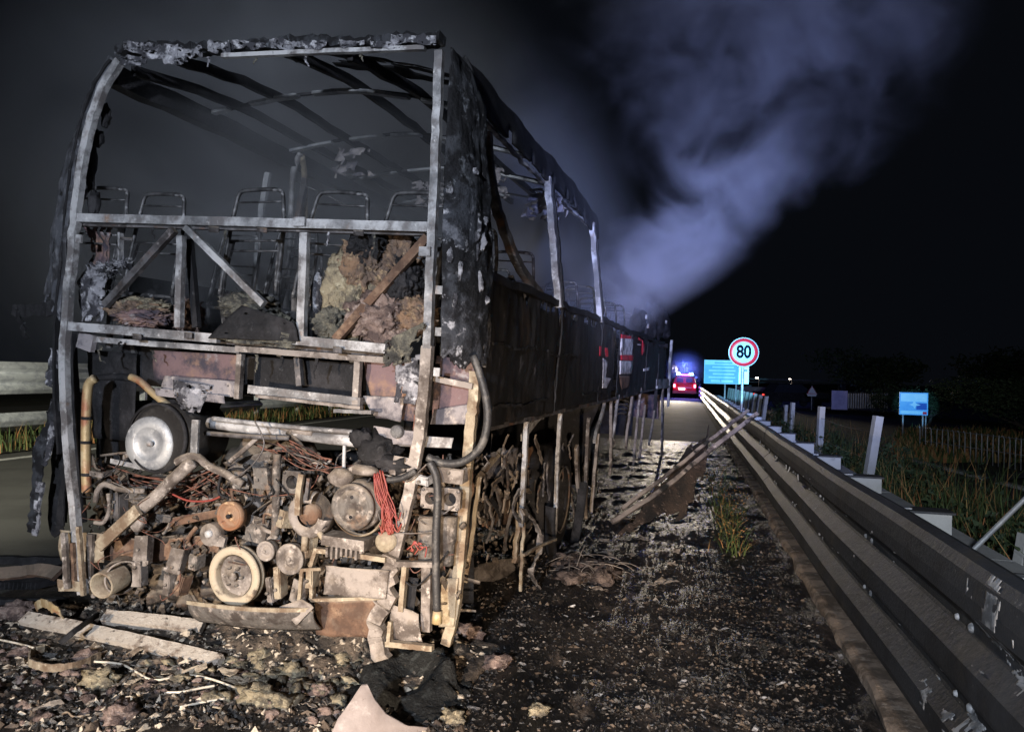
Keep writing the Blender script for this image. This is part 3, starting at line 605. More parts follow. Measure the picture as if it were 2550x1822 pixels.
pan('lower_plate', [(1010, 1435), (1042, 1440), (1030, 1540), (1008, 1530)], SOOT, .06, .02)
# sump and bumper bar
def sumpf(u, v):
    a = u*2-1; p = RP(470+310*u, 1500+ (18*u) + 8*math.sin(u*3.1), -.10-.06*math.sin(u*math.pi)); return p+Vector((0, .10*v*v, -.13*v))
part('sump_guard', G().sheet(sumpf, 30, 8, .012), CASTG)
part('sump_lip', G().sweep([Vector(sumpf(k/10, 0))+Vector((0, -.01, .006)) for k in range(11)], .02, .012, sub=2), STEEL_T)
part('bracket_plate', G().quad(RPs([(695, 1510), (752, 1490), (782, 1512), (740, 1555)], -.12), .006, 8, 6, .02, 8, 2), STEEL_P)
# lower left corner
hbar('post_foot', (160, 1325), (168, 1465), 18, -.06, STEEL_P, .03, .001)
hbar('post_foot', (196, 1310), (208, 1482), 13, -.08, STEEL_T, .03, .001)
hbar('post_foot', (226, 1330), (222, 1440), 22, -.02, STEEL_P, .03, .001)
hbar('post_foot', (180, 1350), (186, 1450), 14, -.03, RUST, .03, .001)
pan('corner_plate', [(150, 1318), (262, 1330), (258, 1400), (150, 1395)], STEEL_T, .0, .02)
pan('corner_plate', [(145, 1440), (200, 1450), (195, 1475), (150, 1470)], STEEL_T, -.05, .02)
pan('cross_member', [(240, 1330), (380, 1345), (370, 1410), (240, 1390)], RUST, .08, .02, label='rust-brown cross member low on the left')
ex = part('tail_pipe', G().lathe(RP(252, 1458, -.16), (-.1, 1, .1), [(.062, .14), (.062, .0), (.070, -.004), (.074, .004), (.074, .14)], 28), STEEL_T, label='open tail pipe at the lower left')
part('pipe_bore', G().lathe(RP(254, 1456, -.14), (-.1, 1, .1), [(0, .1), (.062, .09)], 20), SOOT, ex)
part('silencer', G().lathe(RP(296, 1438, -.02), (-.5, 1, 0), [(.085, .2), (.085, .0), (.095, -.004), (.10, .006), (.10, .2)], 28), CASTD)
part('silencer_band', G().lathe(RP(310, 1440, -.08), (-.9, 1, .1), [(.092, .0), (.10, -.002), (.10, .02), (.092, .02)], 28, arc=(.35, 1.0)), STEEL_P)
def bracket(x, y, w, h, Y, mat):
    g = G(); c = RP(x, y, Y); Rm = Euler((rr.uniform(-.2, .2), rr.uniform(-.2, .2), rr.uniform(-.5, .5))).to_matrix(); g.box(c, (w*PX, .012, h*PX), Rm, .12)
    g.box(c+Rm @ Vector((w*PX*.45, .03, 0)), (.012, .06, h*PX*.95), Rm, .12)
    if h > 35: g.box(c+Rm @ Vector((0, .02, -h*PX*.4)), (w*PX*1.25, .05, .02), Rm, .1)
    o = part('bracket', g, mat)
    part('bracket_bolt', G().lathe(c+Vector((rr.uniform(-.2, .2)*w*PX, -.022, rr.uniform(-.3, .3)*h*PX)), ax, [(0, 0), (.009, 0), (.009, .012)], 6), CASTG, o)
for x, y, w, h, Y, m in ((350, 1370, 34, 70, -.03, STEEL_P), (340, 1430, 20, 60, -.05, STEEL_P), (435, 1395, 34, 60, -.02, STEEL_P), (415, 1455, 16, 50, -.04, STEEL_P), (445, 1455, 18, 46, -.03, RUST), (480, 1400, 22, 34, .02, CASTG), (600, 1195, 30, 40, -.02, CASTG), (650, 1190, 40, 50, -.04, CASTG), (700, 1290, 16, 40, -.05, STEEL_T), (690, 1450, 14, 70, -.05, STEEL_T), (670, 1470, 12, 60, -.05, STEEL_P), (735, 1470, 22, 50, -.02, STEEL_P), (770, 1440, 14, 40, -.08, STEEL_T), (640, 1320, 60, 60, .05, CASTG), (760, 1355, 16, 60, -.04, STEEL_T), (1000, 1160, 40, 40, -.02, STEEL_P), (1120, 1185, 60, 30, -.03, STEEL_P), (1050, 1195, 30, 20, -.02, STEEL), (330, 1230, 30, 40, .05, CASTG), (290, 1260, 16, 60, .02, STEEL_D), (400, 1290, 50, 20, .1, CASTG), (240, 1180, 40, 12, .02, STEEL_P), (340, 1160, 120, 12, .06, STEEL), (560, 1440, 40, 30, .1, RUST)):
    bracket(x, y, w, h, Y, m)
part('drain_pipe', G().tube(RPs([(238, 1250), (244, 1220), (262, 1205), (300, 1218), (360, 1222)], -.02), .016, 8, jit=.06), STEEL_P)
part('drain_pipe', G().tube(RPs([(270, 1228), (272, 1270), (258, 1300), (236, 1300)], -.02), .012, 8, jit=.06), STEEL_P)
part('drain_pipe', G().tube(RPs([(760, 1335), (758, 1370)], -.06), .018, 8, sub=2), STEEL_T)
part('drain_pipe', G().tube(RPs([(795, 1325), (815, 1352), (830, 1360)], -.06), .016, 8), STEEL_T)
# small broken bits packed through the bay: too many to tell apart
g = G(); h = G(); k3 = G()
for k in range(1500):
    x, y = rr.uniform(215, 1150), rr.uniform(1130, 1520)
    if 520 < x < 660 and 1380 < y < 1500: continue
    if 430 < x < 660 and y < 1150: continue
    Y = rr.uniform(.06, .5); tgt = rr.choice((g,)*8+(k3, k3, h)); s = rr.uniform(.007, .034)
    R = Euler((rr.uniform(-1, 1), rr.uniform(-3, 3), rr.uniform(-1, 1))).to_matrix()
    if rr.random() < .5: tgt.box(RP(x, y, Y), (s, s*rr.uniform(.4, 1), s*rr.uniform(.5, 2.2)), R, .25)
    elif rr.random() < .6:
        p = RP(x, y, Y); d = Vector((rr.gauss(0, .07), rr.gauss(0, .05), rr.gauss(0, .06))); tgt.tube([p, p+d*.5+Vector((0, 0, rr.gauss(0, .02))), p+d], rr.uniform(.005, .014), 6, 3)
    else: tgt.lathe(RP(x, y, Y), R @ Vector((0, 1, 0)), [(0, 0), (s*.6, 0), (s*.6, s*.7), (0, s*.7)], 10)
tag(part('engine_fragments', g, CASTD), kind='stuff'); tag(part('engine_fragments', h, STEEL_P), kind='stuff'); tag(part('engine_fragments', k3, CASTG), kind='stuff')
# brown engine front filling the middle of the bay
def bumpy(name, c, mat, Y, amp, fs, seed): return part(name, G().quad(RPs(c, Y), .01, 46, 40, amp, fs, seed, None), mat)
bumpy('engine_front', [(565, 1180), (800, 1170), (800, 1500), (560, 1500)], CASTD, .26, .10, 7, 3)
bumpy('gearbox_case', [(800, 1180), (1000, 1160), (1000, 1400), (800, 1400)], CASTD, .30, .10, 7, 6)
bumpy('engine_crust', [(380, 1330), (620, 1330), (640, 1510), (380, 1500)], CASTD, .16, .10, 8, 9)
bumpy('engine_crust', [(240, 1190), (560, 1170), (570, 1340), (250, 1330)], CASTD, .42, .10, 8, 12)
bumpy('battery_tray', [(1000, 1180), (1180, 1170), (1160, 1400), (990, 1400)], RUST, .40, .08, 8, 15)
pan('cross_member', [(360, 1345), (540, 1330), (545, 1375), (370, 1400)], RUST, .12, .02, seed=5)
pan('cross_member', [(420, 1290), (570, 1262), (572, 1280), (425, 1312)], RUST, .14, .01, seed=6)
pan('firewall', [(640, 1120), (1180, 1120), (1180, 1500), (640, 1500)], SOOT, .95, .02)
pan('firewall', [(360, 1250), (660, 1200), (660, 1500), (360, 1500)], SOOT, .98, .02)
# ---- right side of the coach
def side_panel(y0, y1, z0, z1, seed, mat=SIDE, X=1.27, hol=None, amp=.02):
    def fn(u, v):
        p = Vector((X, y0+(y1-y0)*u, z0+(z1-z0)*v)); p.x += amp*fb(p, 2.2, seed, 4)+.012*fb((0, p.y, p.z*.3), 9, seed); p.z += .015*fb(p, 3, seed+5)*v
        return p
    return part('side_panel', G().sheet(fn, 60, 24, .006, hol), mat)
ragged = lambda s: (lambda u, v: v > .9 and fb((u*9, v*3, s), 1.3, s) > .12)
side_panel(.30, 2.15, 1.19, 2.02, 1, hol=ragged(1)); side_panel(2.16, 4.05, 1.19, 2.01, 2, hol=ragged(2)); side_panel(4.06, 4.92, 1.2, 2.0, 3, hol=ragged(3))
side_panel(5.32, 8.2, 1.17, 2.02, 4, hol=ragged(4)); side_panel(8.21, 11.6, 1.2, 1.98, 5, hol=ragged(5))
part('window_sill', G().sweep([Vector((1.26, .25+k*1.2, 2.03+.012*math.sin(k*2.3))) for k in range(10)], .05, .05, ref=(1, 0, 0), jit=.006), SOOT)
part('skirt_rail', G().sweep([Vector((1.255, .3+k*1.17, 1.185)) for k in range(10)], .03, .04, ref=(1, 0, 0), jit=.003), STEEL_D)
for y in (2.155, 4.055, 6.2, 8.205):
    part('panel_seam', G().sweep([Vector((1.285+.012*math.sin(y*9+z*4), y+.01*math.sin(z*7), z)) for z in (1.2, 1.45, 1.75, 1.98)], .02, .012, ref=(1, 0, 0), jit=.003), SOOT)
for y0, y1, z in ((.5, 1.5, 1.66), (1.8, 2.9, 1.64), (3.2, 4.3, 1.30), (.6, 1.9, 1.30)):
    part('trim_strip', G().sweep([Vector((1.29, y0+(y1-y0)*k/4, z+.015*math.sin(k*2.1+y0))) for k in range(5)], .018, .01, ref=(1, 0, 0), jit=.004), SOOT)
part('wheel_arch', G().lathe((1.20, 3.05, .42), (1, 0, 0), [(.66, .0), (.70, .06), (.70, .08), (.66, .09)], 24, arc=(0.0, .5)), SOOT)
LIVW = PM('smoked_white_livery', [(.78, .76, .76), ((.25, .24, .25), 7, .45, .6), ((.10, .09, .10), 4, .56, .66)], rough=.5, bump=.1)
LIVR = PM('red_livery', [(.62, .03, .05), ((.25, .02, .03), 8, .5, .65)], rough=.5, bump=.1)
def liv(c, mat, name='livery_patch', X=1.292, nu=8): return part(name, G().quad([SP(x, y, X) for x, y in c], .003, nu, nu, .008, 5, c[0][0], None, out=(1, 0, 0)), mat)
liv([(1546, 842), (1578, 844), (1577, 884), (1545, 884)], LIVW); liv([(1547, 832), (1578, 838), (1578, 844), (1546, 842)], LIVR)
liv([(1545, 884), (1577, 884), (1577, 898), (1545, 896)], LIVR); liv([(1544, 898), (1577, 899), (1574, 930), (1543, 932)], LIVW)
liv([(1590, 840), (1599, 846), (1597, 851), (1590, 846)], LIVR); liv([(1599, 846), (1605, 858), (1604, 876), (1599, 885)], LIVR, nu=6); liv([(1586, 856), (1596, 857), (1596, 860), (1586, 859)], LIVW)
liv([(1602, 918), (1617, 914), (1616, 922), (1602, 924)], LIVW); liv([(1492, 862), (1498, 862), (1497, 886), (1492, 886)], LIVR); liv([(1508, 866), (1514, 866), (1514, 888), (1508, 888)], LIVR)
liv([(1502, 892), (1514, 900), (1508, 940), (1500, 960)], LIVW); liv([(1504, 938), (1522, 942), (1512, 966), (1500, 966)], LIVW); liv([(1543, 936), (1570, 936), (1566, 962), (1548, 970)], RUST)
def tum(z): return 1.27-.15*max(0, (z-2.03))/.97
for y, m, w in ((2.12, STEEL, .045), (3.97, STEEL, .05)):
    part('window_pillar', G().sweep([Vector((tum(z)+.0, y, z)) for z in (2.0, 2.3, 2.65, 3.0)], w, .05, ref=(1, 0, 0), jit=.003), m)
    part('pillar_trim', G().sweep([Vector((tum(z)+.012, y+.065, z)) for z in (2.0, 2.3, 2.65, 3.0)], .04, .04, ref=(1, 0, 0), jit=.006), SOOT)
    part('window_pillar', G().sweep([Vector((-tum(z), y+.15, z)) for z in (2.0, 2.3, 2.65, 3.05)], .045, .05, ref=(1, 0, 0), jit=.003), STEEL_D)
part('curved_brace', G().sweep([SP(1212, 330, 1.16), SP(1226, 470, 1.2), SP(1258, 580, 1.22), SP(1296, 670, 1.24), SP(1350, 742, 1.25)], .05, .05, ref=(1, 0, 0), jit=.002), STEEL_D)
part('curved_brace', G().sweep([SP(1270, 690, 1.1), SP(1285, 720, 1.12), SP(1312, 745, 1.14)], .04, .04, ref=(1, 0, 0), jit=.002), STEEL)
def roofR(u, v):
    y = .35+4.0*u; a = v*1.15; sag = .35*max(0, u-.72)**1.3
    p = Vector((1.13-.10*(1-math.cos(a)), y, 2.97+.27*math.sin(a)-sag)); p.x += .012*fb(p, 3, 3); p.z += .02*fb(p, 3, 8); return p
part('roof_rail', G().sheet(roofR, 70, 8, .02, lambda u, v: (v < .2 and fb((u*20, v, 0), 1.5, 2) > .2)), SOOT, label='dark roof edge along the right side')
part('roof_rail_trim', G().sweep([Vector((1.10, .5+k*.45, 2.955+.01*math.sin(k*1.9))) for k in range(9)], .018, .03, ref=(1, 0, 0), jit=.006), STEEL)
part('roof_rail', G().sweep([Vector((-1.16, .2+k*1.1, 3.17)) for k in range(6)], .12, .1, ref=(1, 0, 0), jit=.006), SOOT)
# roof hoops, broken into pale lengths
def ribp(x, y): return Vector((x, y, 3.33-.13*(x/1.2)**2-.14*max(0, x)/1.2))
for y, spans in ((1.06, ((-1.12, -.98), (-.80, -.42), (-.30, .42), (.52, 1.0))), (2.03, ((-1.18, -.72), (-.55, -.25), (-.18, .08), (.22, 1.05))), (3.05, ((-1.0, -.62), (-.5, .1), (.2, 1.05))), (4.1, ((-1.1, .2),))):
    for a, b in spans:
        part('roof_hoop', G().sweep([ribp(a+(b-a)*k/4, y) for k in range(5)], .055, .02, ref=(0, 0, 1), jit=.0008, sub=3), ALU)
    part('roof_hoop', G().sweep([ribp(-1.15+2.2*k/8, y+.06)+Vector((0, 0, .03)) for k in range(9)], .02, .02, ref=(0, 0, 1), jit=.002, sub=2), SOOT)
for x in (-.62, .05, .5, -.95):
    part('roof_stringer', G().sweep([ribp(x, .15+k*.9)+Vector((0, 0, -.12*(k == 0)+.035)) for k in range(6)], .06, .035, ref=(1, 0, 0), jit=.004), SOOT)
def rsheet(u, v):
    p = ribp(-.2+1.2*u, .25+.55*v)+Vector((0, 0, .06)); p.z -= .10*(1-v)**2; p.z += .02*fb(p, 5, 3); return p
part('roof_sheet', G().sheet(rsheet, 16, 10, .004, lambda u, v: fb((u*3, v*3, 0), 1.2, 7) > .1), SOOT)
for i, (x, y, z) in enumerate(((.1, 2.9, 3.1), (.35, 3.0, 3.0), (.05, 3.3, 2.85), (.5, 2.5, 3.05), (-.5, 2.0, 3.1), (-.3, 3.1, 3.1), (.8, 3.2, 3.0), (1.0, 2.6, 2.9))):
    def fn(u, v, x=x, y=y, z=z, i=i):
        p = Vector((x+(u-.5)*.34, y, z+(v-.5)*.24)); return p+Vector((.05, .08, .06))*fb(p, 6, i)
    part('hanging_lining', G().sheet(fn, 12, 10, .005, lambda u, v, i=i: fb((u*4, v*4, i*3), 1.2, i) > .05), ASHPAN)
# pillars on the left side, seen through the rear window
part('window_pillar', G().tube([Vector((-1.22, 2.25, 1.9)), Vector((-1.2, 2.22, 2.6)), Vector((-1.16, 2.15, 3.05)), Vector((-1.05, 2.08, 3.22))], .026, 8), STEEL)
part('window_pillar', G().tube([Vector((-1.18, 2.50, 1.9)), Vector((-1.18, 2.42, 2.6)), Vector((-1.14, 2.3, 3.05)), Vector((-1.05, 2.1, 3.2))], .026, 8), STEEL_T)
part('loose_strut', G().sweep([RP(668, 432, 1.6), RP(650, 540, 1.6), RP(632, 720, 1.6)], .045, .03, jit=.003), ALU)
part('loose_wire', G().tube([RP(735, 452, 1.5), RP(800, 480, 1.3), RP(862, 512, 1.2)], .003, 4), STEEL)
# floor, inner walls, dark backing sheets
part('floor', G().box((0, 6.4, 1.30), (2.45, 11.9, .05)), SOOT)
part('floor_edge', G().box((0, .38, 1.42), (2.2, .05, .28)), SOOT)
part('left_wall', G().quad([(-1.24, .5, 1.3), (-1.24, 12, 1.3), (-1.24, 12, 1.98), (-1.24, .5, 1.98)], .02, 30, 8, .03, 3, 2, ragged(6), out=(1, 0, 0)), SOOT)
part('bay_shade_sheet', G().quad([(.55, 1.0, .15), (.55, 5.0, .15), (.55, 5.0, 1.28), (.55, 1.0, 1.28)], .02, 20, 8, .05, 3, 2, out=(1, 0, 0)), SOOT)  # dark sheets added to stand for the darkness inside the bay
part('bay_shade_sheet', G().box((.2, 5.05, .72), (1.9, .05, 1.1)), SOOT)
part('bay_shade_sheet', G().box((-.1, 9.6, .8), (2.1, .05, .9)), SOOT)
part('step_panel', G().box((.4, 12.3, .75), (1.5, .06, .5)), PANEL)
# luggage-bay posts along the right flank
for k in range(30):                              # bent ribs and brackets of the collapsed luggage bay
    x, y = 1200+320*rr.random(), rr.uniform(1080, 1250); X = rr.uniform(.95, 1.28); l = rr.uniform(30, 130)*(1.25-(x-1200)/420); a = rr.gauss(1.5, .5)
    p, q = SP(x, y, X), SP(x+math.cos(a)*l*.5, y+math.sin(a)*l, X)
    part('bay_rib', G().sweep([p, p.lerp(q, .5)+Vector((rr.gauss(0, .03), rr.gauss(0, .04), 0)), q], rr.uniform(.012, .04), .012, ref=(1, 0, 0), jit=.003), rr.choice((STEEL_P, STEEL_D, STEEL_D, SOOT)))
for a, b, w, m, X in (((1311, 1040), (1299, 1310), .05, STEEL, 1.25), ((1396, 1028), (1380, 1330), .055, STEEL, 1.25), ((1436, 1112), (1446, 1300), .09, STEEL_P, 1.2), ((1466, 1040), (1460, 1290), .05, STEEL_P, 1.25), ((1490, 1080), (1472, 1275), .05, STEEL_P, 1.25), ((1506, 1000), (1480, 1100), .05, STEEL, 1.25), ((1522, 1000), (1519, 1180), .07, STEEL_P, 1.25), ((1540, 985), (1524, 1090), .06, STEEL, 1.26), ((1578, 968), (1559, 1115), .13, STEEL_P, 1.26), ((1596, 966), (1577, 1160), .09, STEEL_P, 1.26), ((1607, 1010), (1592, 1142), .10, STEEL_P, 1.26), ((1632, 1010), (1616, 1105), .10, STEEL_P, 1.26), ((1650, 975), (1648, 1132), .30, STEEL_P, 1.26)):
    p, q = SP(*a, X), SP(*b, X); part('bay_post', G().sweep([p, p.lerp(q, .4)+Vector((rr.gauss(0, .006), rr.gauss(0, .012), 0)), p.lerp(q, .75)+Vector((rr.gauss(0, .006), rr.gauss(0, .012), 0)), q], w*.85, .03, ref=(1, 0, 0), jit=.0012), m)
part('front_post', G().sweep([SP(1673, 848), SP(1667, 930), SP(1664, 1010)], .12, .05, ref=(1, 0, 0), jit=.003), STEEL, label='thin pale front door post')
part('door_rail', G().sweep([SP(1634, 964), SP(1668, 962)], .05, .05, ref=(1, 0, 0), sub=3), STEEL)
part('door_panel', G().quad([SP(1634, 944), SP(1670, 943), SP(1669, 960), SP(1634, 962)], .01, 6, 4, .01, 4, 1, out=(1, 0, 0)), STEEL)
part('door_post', G().sweep([SP(1640, 880), SP(1634, 980), SP(1630, 1040)], .10, .05, ref=(1, 0, 0), jit=.003), SOOT)
for k in range(5): part('spring_leaf', G().tube([SP(1532, 990+k*11, 1.1), SP(1546, 984+k*11, 1.1), SP(1564, 990+k*11, 1.1)], .012, 6), STEEL_T)
part('front_frame', G().sweep([Vector((x, 12.75, 2.05)) for x in (-1.2, -.4, .4, 1.2)], .08, .08, jit=.004), SOOT)
part('front_frame', G().sweep([Vector((-1.2, 12.75, z)) for z in (.2, 1, 2, 2.9)], .08, .08, jit=.004), SOOT)
for i, (x, y, rx, ry) in enumerate(((1608, 806, 10, 34), (1622, 800, 7, 38), (1640, 806, 9, 34), (1655, 812, 9, 30), (1590, 800, 8, 20))):
    p = SP(x, y, 1.15); part('charred_pillar', G().blob(p, (.12, rx/46, ry/115), i, .5, 2, 3), SOOT)
for i, (x, y) in enumerate(((1610, 789), (1659, 802), (1614, 812))): part('light_bracket', G().box(SP(x, y, 1.3), (.03, .10, .06)), STEEL)
# rear wheel, the tyre burnt off
wh = part('rear_wheel', G().lathe((1.02, 3.05, .36), (1, 0, 0), [(.46, -.12), (.48, -.1), (.48, .12), (.44, .16), (.36, .17), (.30, .16), (.28, .08), (.12, .05), (.10, .12), (0, .13)], 36), SOOT)
part('wheel_rim', G().lathe((1.02, 3.05, .36), (1, 0, 0), [(.285, .165), (.30, .185), (.285, .18)], 36), STEEL_D, wh)
for k in range(8):
    w = k*math.pi/4; part('wheel_nut', G().lathe((1.08, 3.05+.16*math.cos(w), .36+.16*math.sin(w)), (1, 0, 0), [(0, .03), (.02, .03), (.02, 0)], 6), STEEL_D, wh)
# wreckage in the open bay behind the right corner
def spn(name, c, mat, X, amp=.03, seed=0): return part(name, G().quad([SP(x, y, X) for x, y in c], .005, 10, 8, amp, 5, seed, lambda u, v: abs(u-.5) > .35 and fb((u*4, v*4, seed), 1.3, seed) > .2, out=(1, 0, 0)), mat)
spn('bay_box', [(1205, 1140), (1300, 1110), (1300, 1195), (1200, 1190)], ASHPAN, 1.0, .04, 1)
spn('bay_box', [(1310, 1115), (1332, 1110), (1328, 1175), (1308, 1175)], ORANGE, .95, .02, 2)
spn('bay_box', [(1330, 1110), (1385, 1095), (1380, 1180), (1330, 1185)], PANEL, .9, .03, 3)
spn('bay_box', [(1200, 1240), (1300, 1230), (1310, 1300), (1190, 1310)], RUST, .9, .06, 4)
spn('bay_floor', [(1140, 1420), (1310, 1380), (1330, 1440), (1160, 1450)], STEEL_P, 1.0, .06, 6)
part('bay_strut', G().sweep([SP(1300, 1090, 1.2), SP(1340, 1040, 1.2), SP(1352, 1036, 1.2)], .05, .02, ref=(1, 0, 0)), STEEL)
part('bay_strut', G().sweep([SP(1180, 1205, 1.1), SP(1215, 1160, 1.1), SP(1248, 1122, 1.1)], .04, .02, ref=(1, 0, 0)), STEEL_T)
part('bay_strut', G().sweep([SP(1296, 1250, 1.2), SP(1290, 1320, 1.2), SP(1280, 1400, 1.2)], .05, .03, ref=(1, 0, 0), jit=.004), STEEL_T)
part('bay_strut', G().sweep([SP(1306, 1300, 1.25), SP(1300, 1380, 1.25), SP(1297, 1470, 1.25)], .025, .02, ref=(1, 0, 0), jit=.003), STEEL_T)
part('bay_strut', G().sweep([SP(1292, 1215, 1.22), SP(1270, 1290, 1.2), SP(1255, 1370, 1.15)], .022, .02, ref=(1, 0, 0), jit=.003), STEEL_D)
part('bent_strip', G().sweep([SP(1300, 1272, 1.3), SP(1325, 1290, 1.3), SP(1344, 1330, 1.3), SP(1340, 1380, 1.3), SP(1322, 1420, 1.3), SP(1340, 1460, 1.3), SP(1362, 1485, 1.3)], .05, .012, ref=(.4, 1, 0), jit=.004), STEEL_P, label='pale strip of metal bent into an S below the flank')
part('bay_strut', G().sweep([SP(1304, 1382, 1.3), SP(1345, 1358, 1.32), SP(1384, 1342, 1.34)], .018, .018, ref=(1, 0, 0)), STEEL_T)
g = G(); h = G()
for k in range(420):
    p = SP(1180+330*rr.random()**1.1, rr.uniform(1120, 1400), rr.uniform(.6, 1.25)); s = rr.uniform(.006, .03)
    if p.z < 0 or p.y > 6: continue
    R = Euler((rr.uniform(-3, 3), rr.uniform(-3, 3), rr.uniform(-1, 1))).to_matrix(); tgt = rr.choice((g, g, g, h))
    if rr.random() < .6: tgt.box(p, (s, s*rr.uniform(.5, 1.3), s*rr.uniform(.5, 1.5)), R, .4)
    else:
        d = Vector((rr.gauss(0, .02), rr.gauss(0, .05), rr.gauss(0, .05))); tgt.tube([p, p+d*.5, p+d], rr.uniform(.003, .008), 5, 2)
tag(part('bay_fragments', g, CASTD), kind='stuff'); tag(part('bay_fragments', h, STEEL_P), kind='stuff')
# ---- bare seat frames
sf = G()
sf.tube([(-.19, -.02, -.62), (-.185, 0, -.25), (-.165, 0, -.09), (-.15, 0, -.02), (-.11, 0, 0), (0, 0, .004), (.11, 0, 0), (.15, 0, -.02), (.165, 0, -.09), (.185, 0, -.25), (.19, -.02, -.62)], .0125, 7, 4)
sf.sweep([(-.17, .01, -.3), (-.19, .0, -.62), (-.17, .12, -.98)], .03, .02, ref=(0, 1, 0), sub=4); sf.sweep([(.17, .01, -.3), (.19, .0, -.62), (.17, .12, -.98)], .03, .02, ref=(0, 1, 0), sub=4)
SEATM = PM('burnt_seat_tube', [(.10, .10, .105), ((.03, .03, .032), 9, .42, .6), ((.30, .30, .31), 16, .55, .68)], rough=.5, metal=.3, bump=.2)
seat0 = part('seat_frame', sf, SEATM)
for z, r in ((-.07, .006), (-.30, .007), (-.36, .007), (-.62, .012)): obj('seat_crossbar', G().tube([(-.172, 0, z), (0, .002, z), (.172, 0, z)], r, 6, 2), SEATM, seat0)
spots = []
for x, y in ((268, 470), (410, 485), (650, 474), (855, 481), (1045, 482)):
    p = RP(x, y, .28); spots.append((p.x, p.y, p.z, rng.uniform(-.06, .06)))
for r_ in range(10):
    for x in (-.92, -.48, .46, .9):
        if rng.random() < .08: continue
        spots.append((x+rng.uniform(-.03, .03), 1.25+r_*.83+rng.uniform(-.05, .05), 2.42+rng.uniform(-.06, .03), rng.uniform(-.12, .12)))
for i, (x, y, z, a) in enumerate(spots):
    o = seat0 if i == 0 else copy_tree(seat0, coach); o.location = (x, y, z); o.rotation_euler = (-.12+rng.uniform(-.08, .04), rng.uniform(-.05, .05), a)
# ================================================================== guard rails
def proj(p):
    d = Vector(p)-CAM; y = d.dot(fwd); return (IMG_W/2+FPX*d.dot(rt)/y, IMG_H/2-FPX*d.dot(up)/y, y)
def s_at(px, off, z=1.0):                       # how far along the road the line `off` passes the column px
    a, b = 1.0, 200.0
    for _ in range(50):
        m = (a+b)/2; p = road(m, off); p.z = z
        if proj(p)[0] > px: a = m
        else: b = m
    return a
PROF = [(.035, .945), (.02, .972), (-.015, .985), (-.055, .972), (-.078, .935), (-.085, .86), (-.083, .80), (-.02, .735), (-.012, .72), (-.012, .69), (-.02, .675), (-.083, .61), (-.085, .52), (-.083, .505), (-.02, .44), (-.012, .425), (-.012, .395), (-.02, .38), (-.083, .315), (-.085, .23), (-.07, .185), (-.03, .165)]
def rail_pt(s, k, push=0.0):
    i = min(int(k), len(PROF)-2); t = k-i; o = PROF[i][0]*(1-t)+PROF[i+1][0]*t; z = PROF[i][1]*(1-t)+PROF[i+1][1]*t
    p = road(s, o-push); wob = .006*math.sin(s*.7)+.003*math.sin(s*1.9+1); return Vector((p.x, p.y, z+wob*.5))+RN*wob
rail = empty('guard_rail', 'soot-blackened corrugated guard rail along the right shoulder', 'guard rail', road(2, 0))
def rpart(name, g, m, par=None): return obj(name, recentre(g, rail.location), m, par or rail)
s = -2.9; kk = 0
while s < 62:
    e = s+4.2; n = 20 if s < 20 else 4
    g = G(); g.sheet(lambda u, v: rail_pt(s+(e+.06-s)*u, v*(len(PROF)-1), .003*(kk % 2)), n, len(PROF)-1, .004, None, False); rpart('rail_panel', g, GALVS if s < 17 else GALV); s = e; kk += 1
for i in range(22):
    s = 1.32+i*1.5; q = road(s, .13); far = i > 11
    rpart('rail_post', G().box((q.x, q.y, .45), (.10, .06, .92), Matrix.Rotation(-rad(13.3), 3, 'Z')), GALV)
    c = road(s, .24); g = G().box((c.x, c.y, .835), (.26, .13, .11), Matrix.Rotation(-rad(13.3), 3, 'Z'))
    sp = rpart('spacer_block', g, CONC if i < 9 else GALV)
    c = road(s, .24); rpart('spacer_cap', G().box((c.x, c.y, .897), (.29, .16, .012), Matrix.Rotation(-rad(13.3), 3, 'Z')), GALVS, sp)
    if i < 10:
        for z in (.705, .41):
            c = road(s, -.012); c.z = z; rpart('rail_bolt', G().lathe(c, -RN, [(0, .014), (.012, .012), (.018, .004), (.02, 0)], 10), FLAKE)
            c = road(s+.12, -.02); c.z = z+.004; rpart('rail_bolt', G().lathe(c, -RN, [(0, .012), (.01, .01), (.014, 0)], 8), FLAKE)
# blistered patches where the zinc has peeled
for i, (px, k0, k1, ln) in enumerate(((2520, 3.0, 8.6, .40), (2470, 13.5, 17.5, .40), (2540, 7.0, 11, .3), (2440, 15, 18.5, .3), (2380, 16.5, 18.6, .5))):
    s0 = s_at(px, -.05, .75)-.1
    rpart('zinc_blister', G().sheet(lambda u, v: rail_pt(s0+ln*u, k0+(k1-k0)*v, .0045+.002*fb((u*3, v*3, i), 2, i)), 40, 14, .002, lambda u, v, i=i: fb((u*3.0, v*2.2, i*5), 1.0, i) > -.02-.5*abs(v-.5)), FLAKE)
for i in range(40):
    s0 = rng.uniform(1.0, 7); k = rng.choice((6, 8.5, 11, 13, 15)) + rng.uniform(-.8, .8); c = rail_pt(s0, k, .004)
    rpart('zinc_fleck', G().blob(c, (.004, rng.uniform(.006, .025), rng.uniform(.003, .008)), i, .5, 2, 1), FLAKE)
g = G()
for i in range(14):
    s0 = s_at(1990-i*14, -.02, .9)+rng.uniform(-.1, .1); a = rail_pt(s0, rng.uniform(6, 10), .004); g.tube([a, a+Vector((0, 0, -.02)), a+Vector((rng.uniform(-.02, .02), 0, -.06))], .006, 5, 2)
tag(rpart('peeling_zinc', g, FLAKE), kind='stuff')
kb = G()
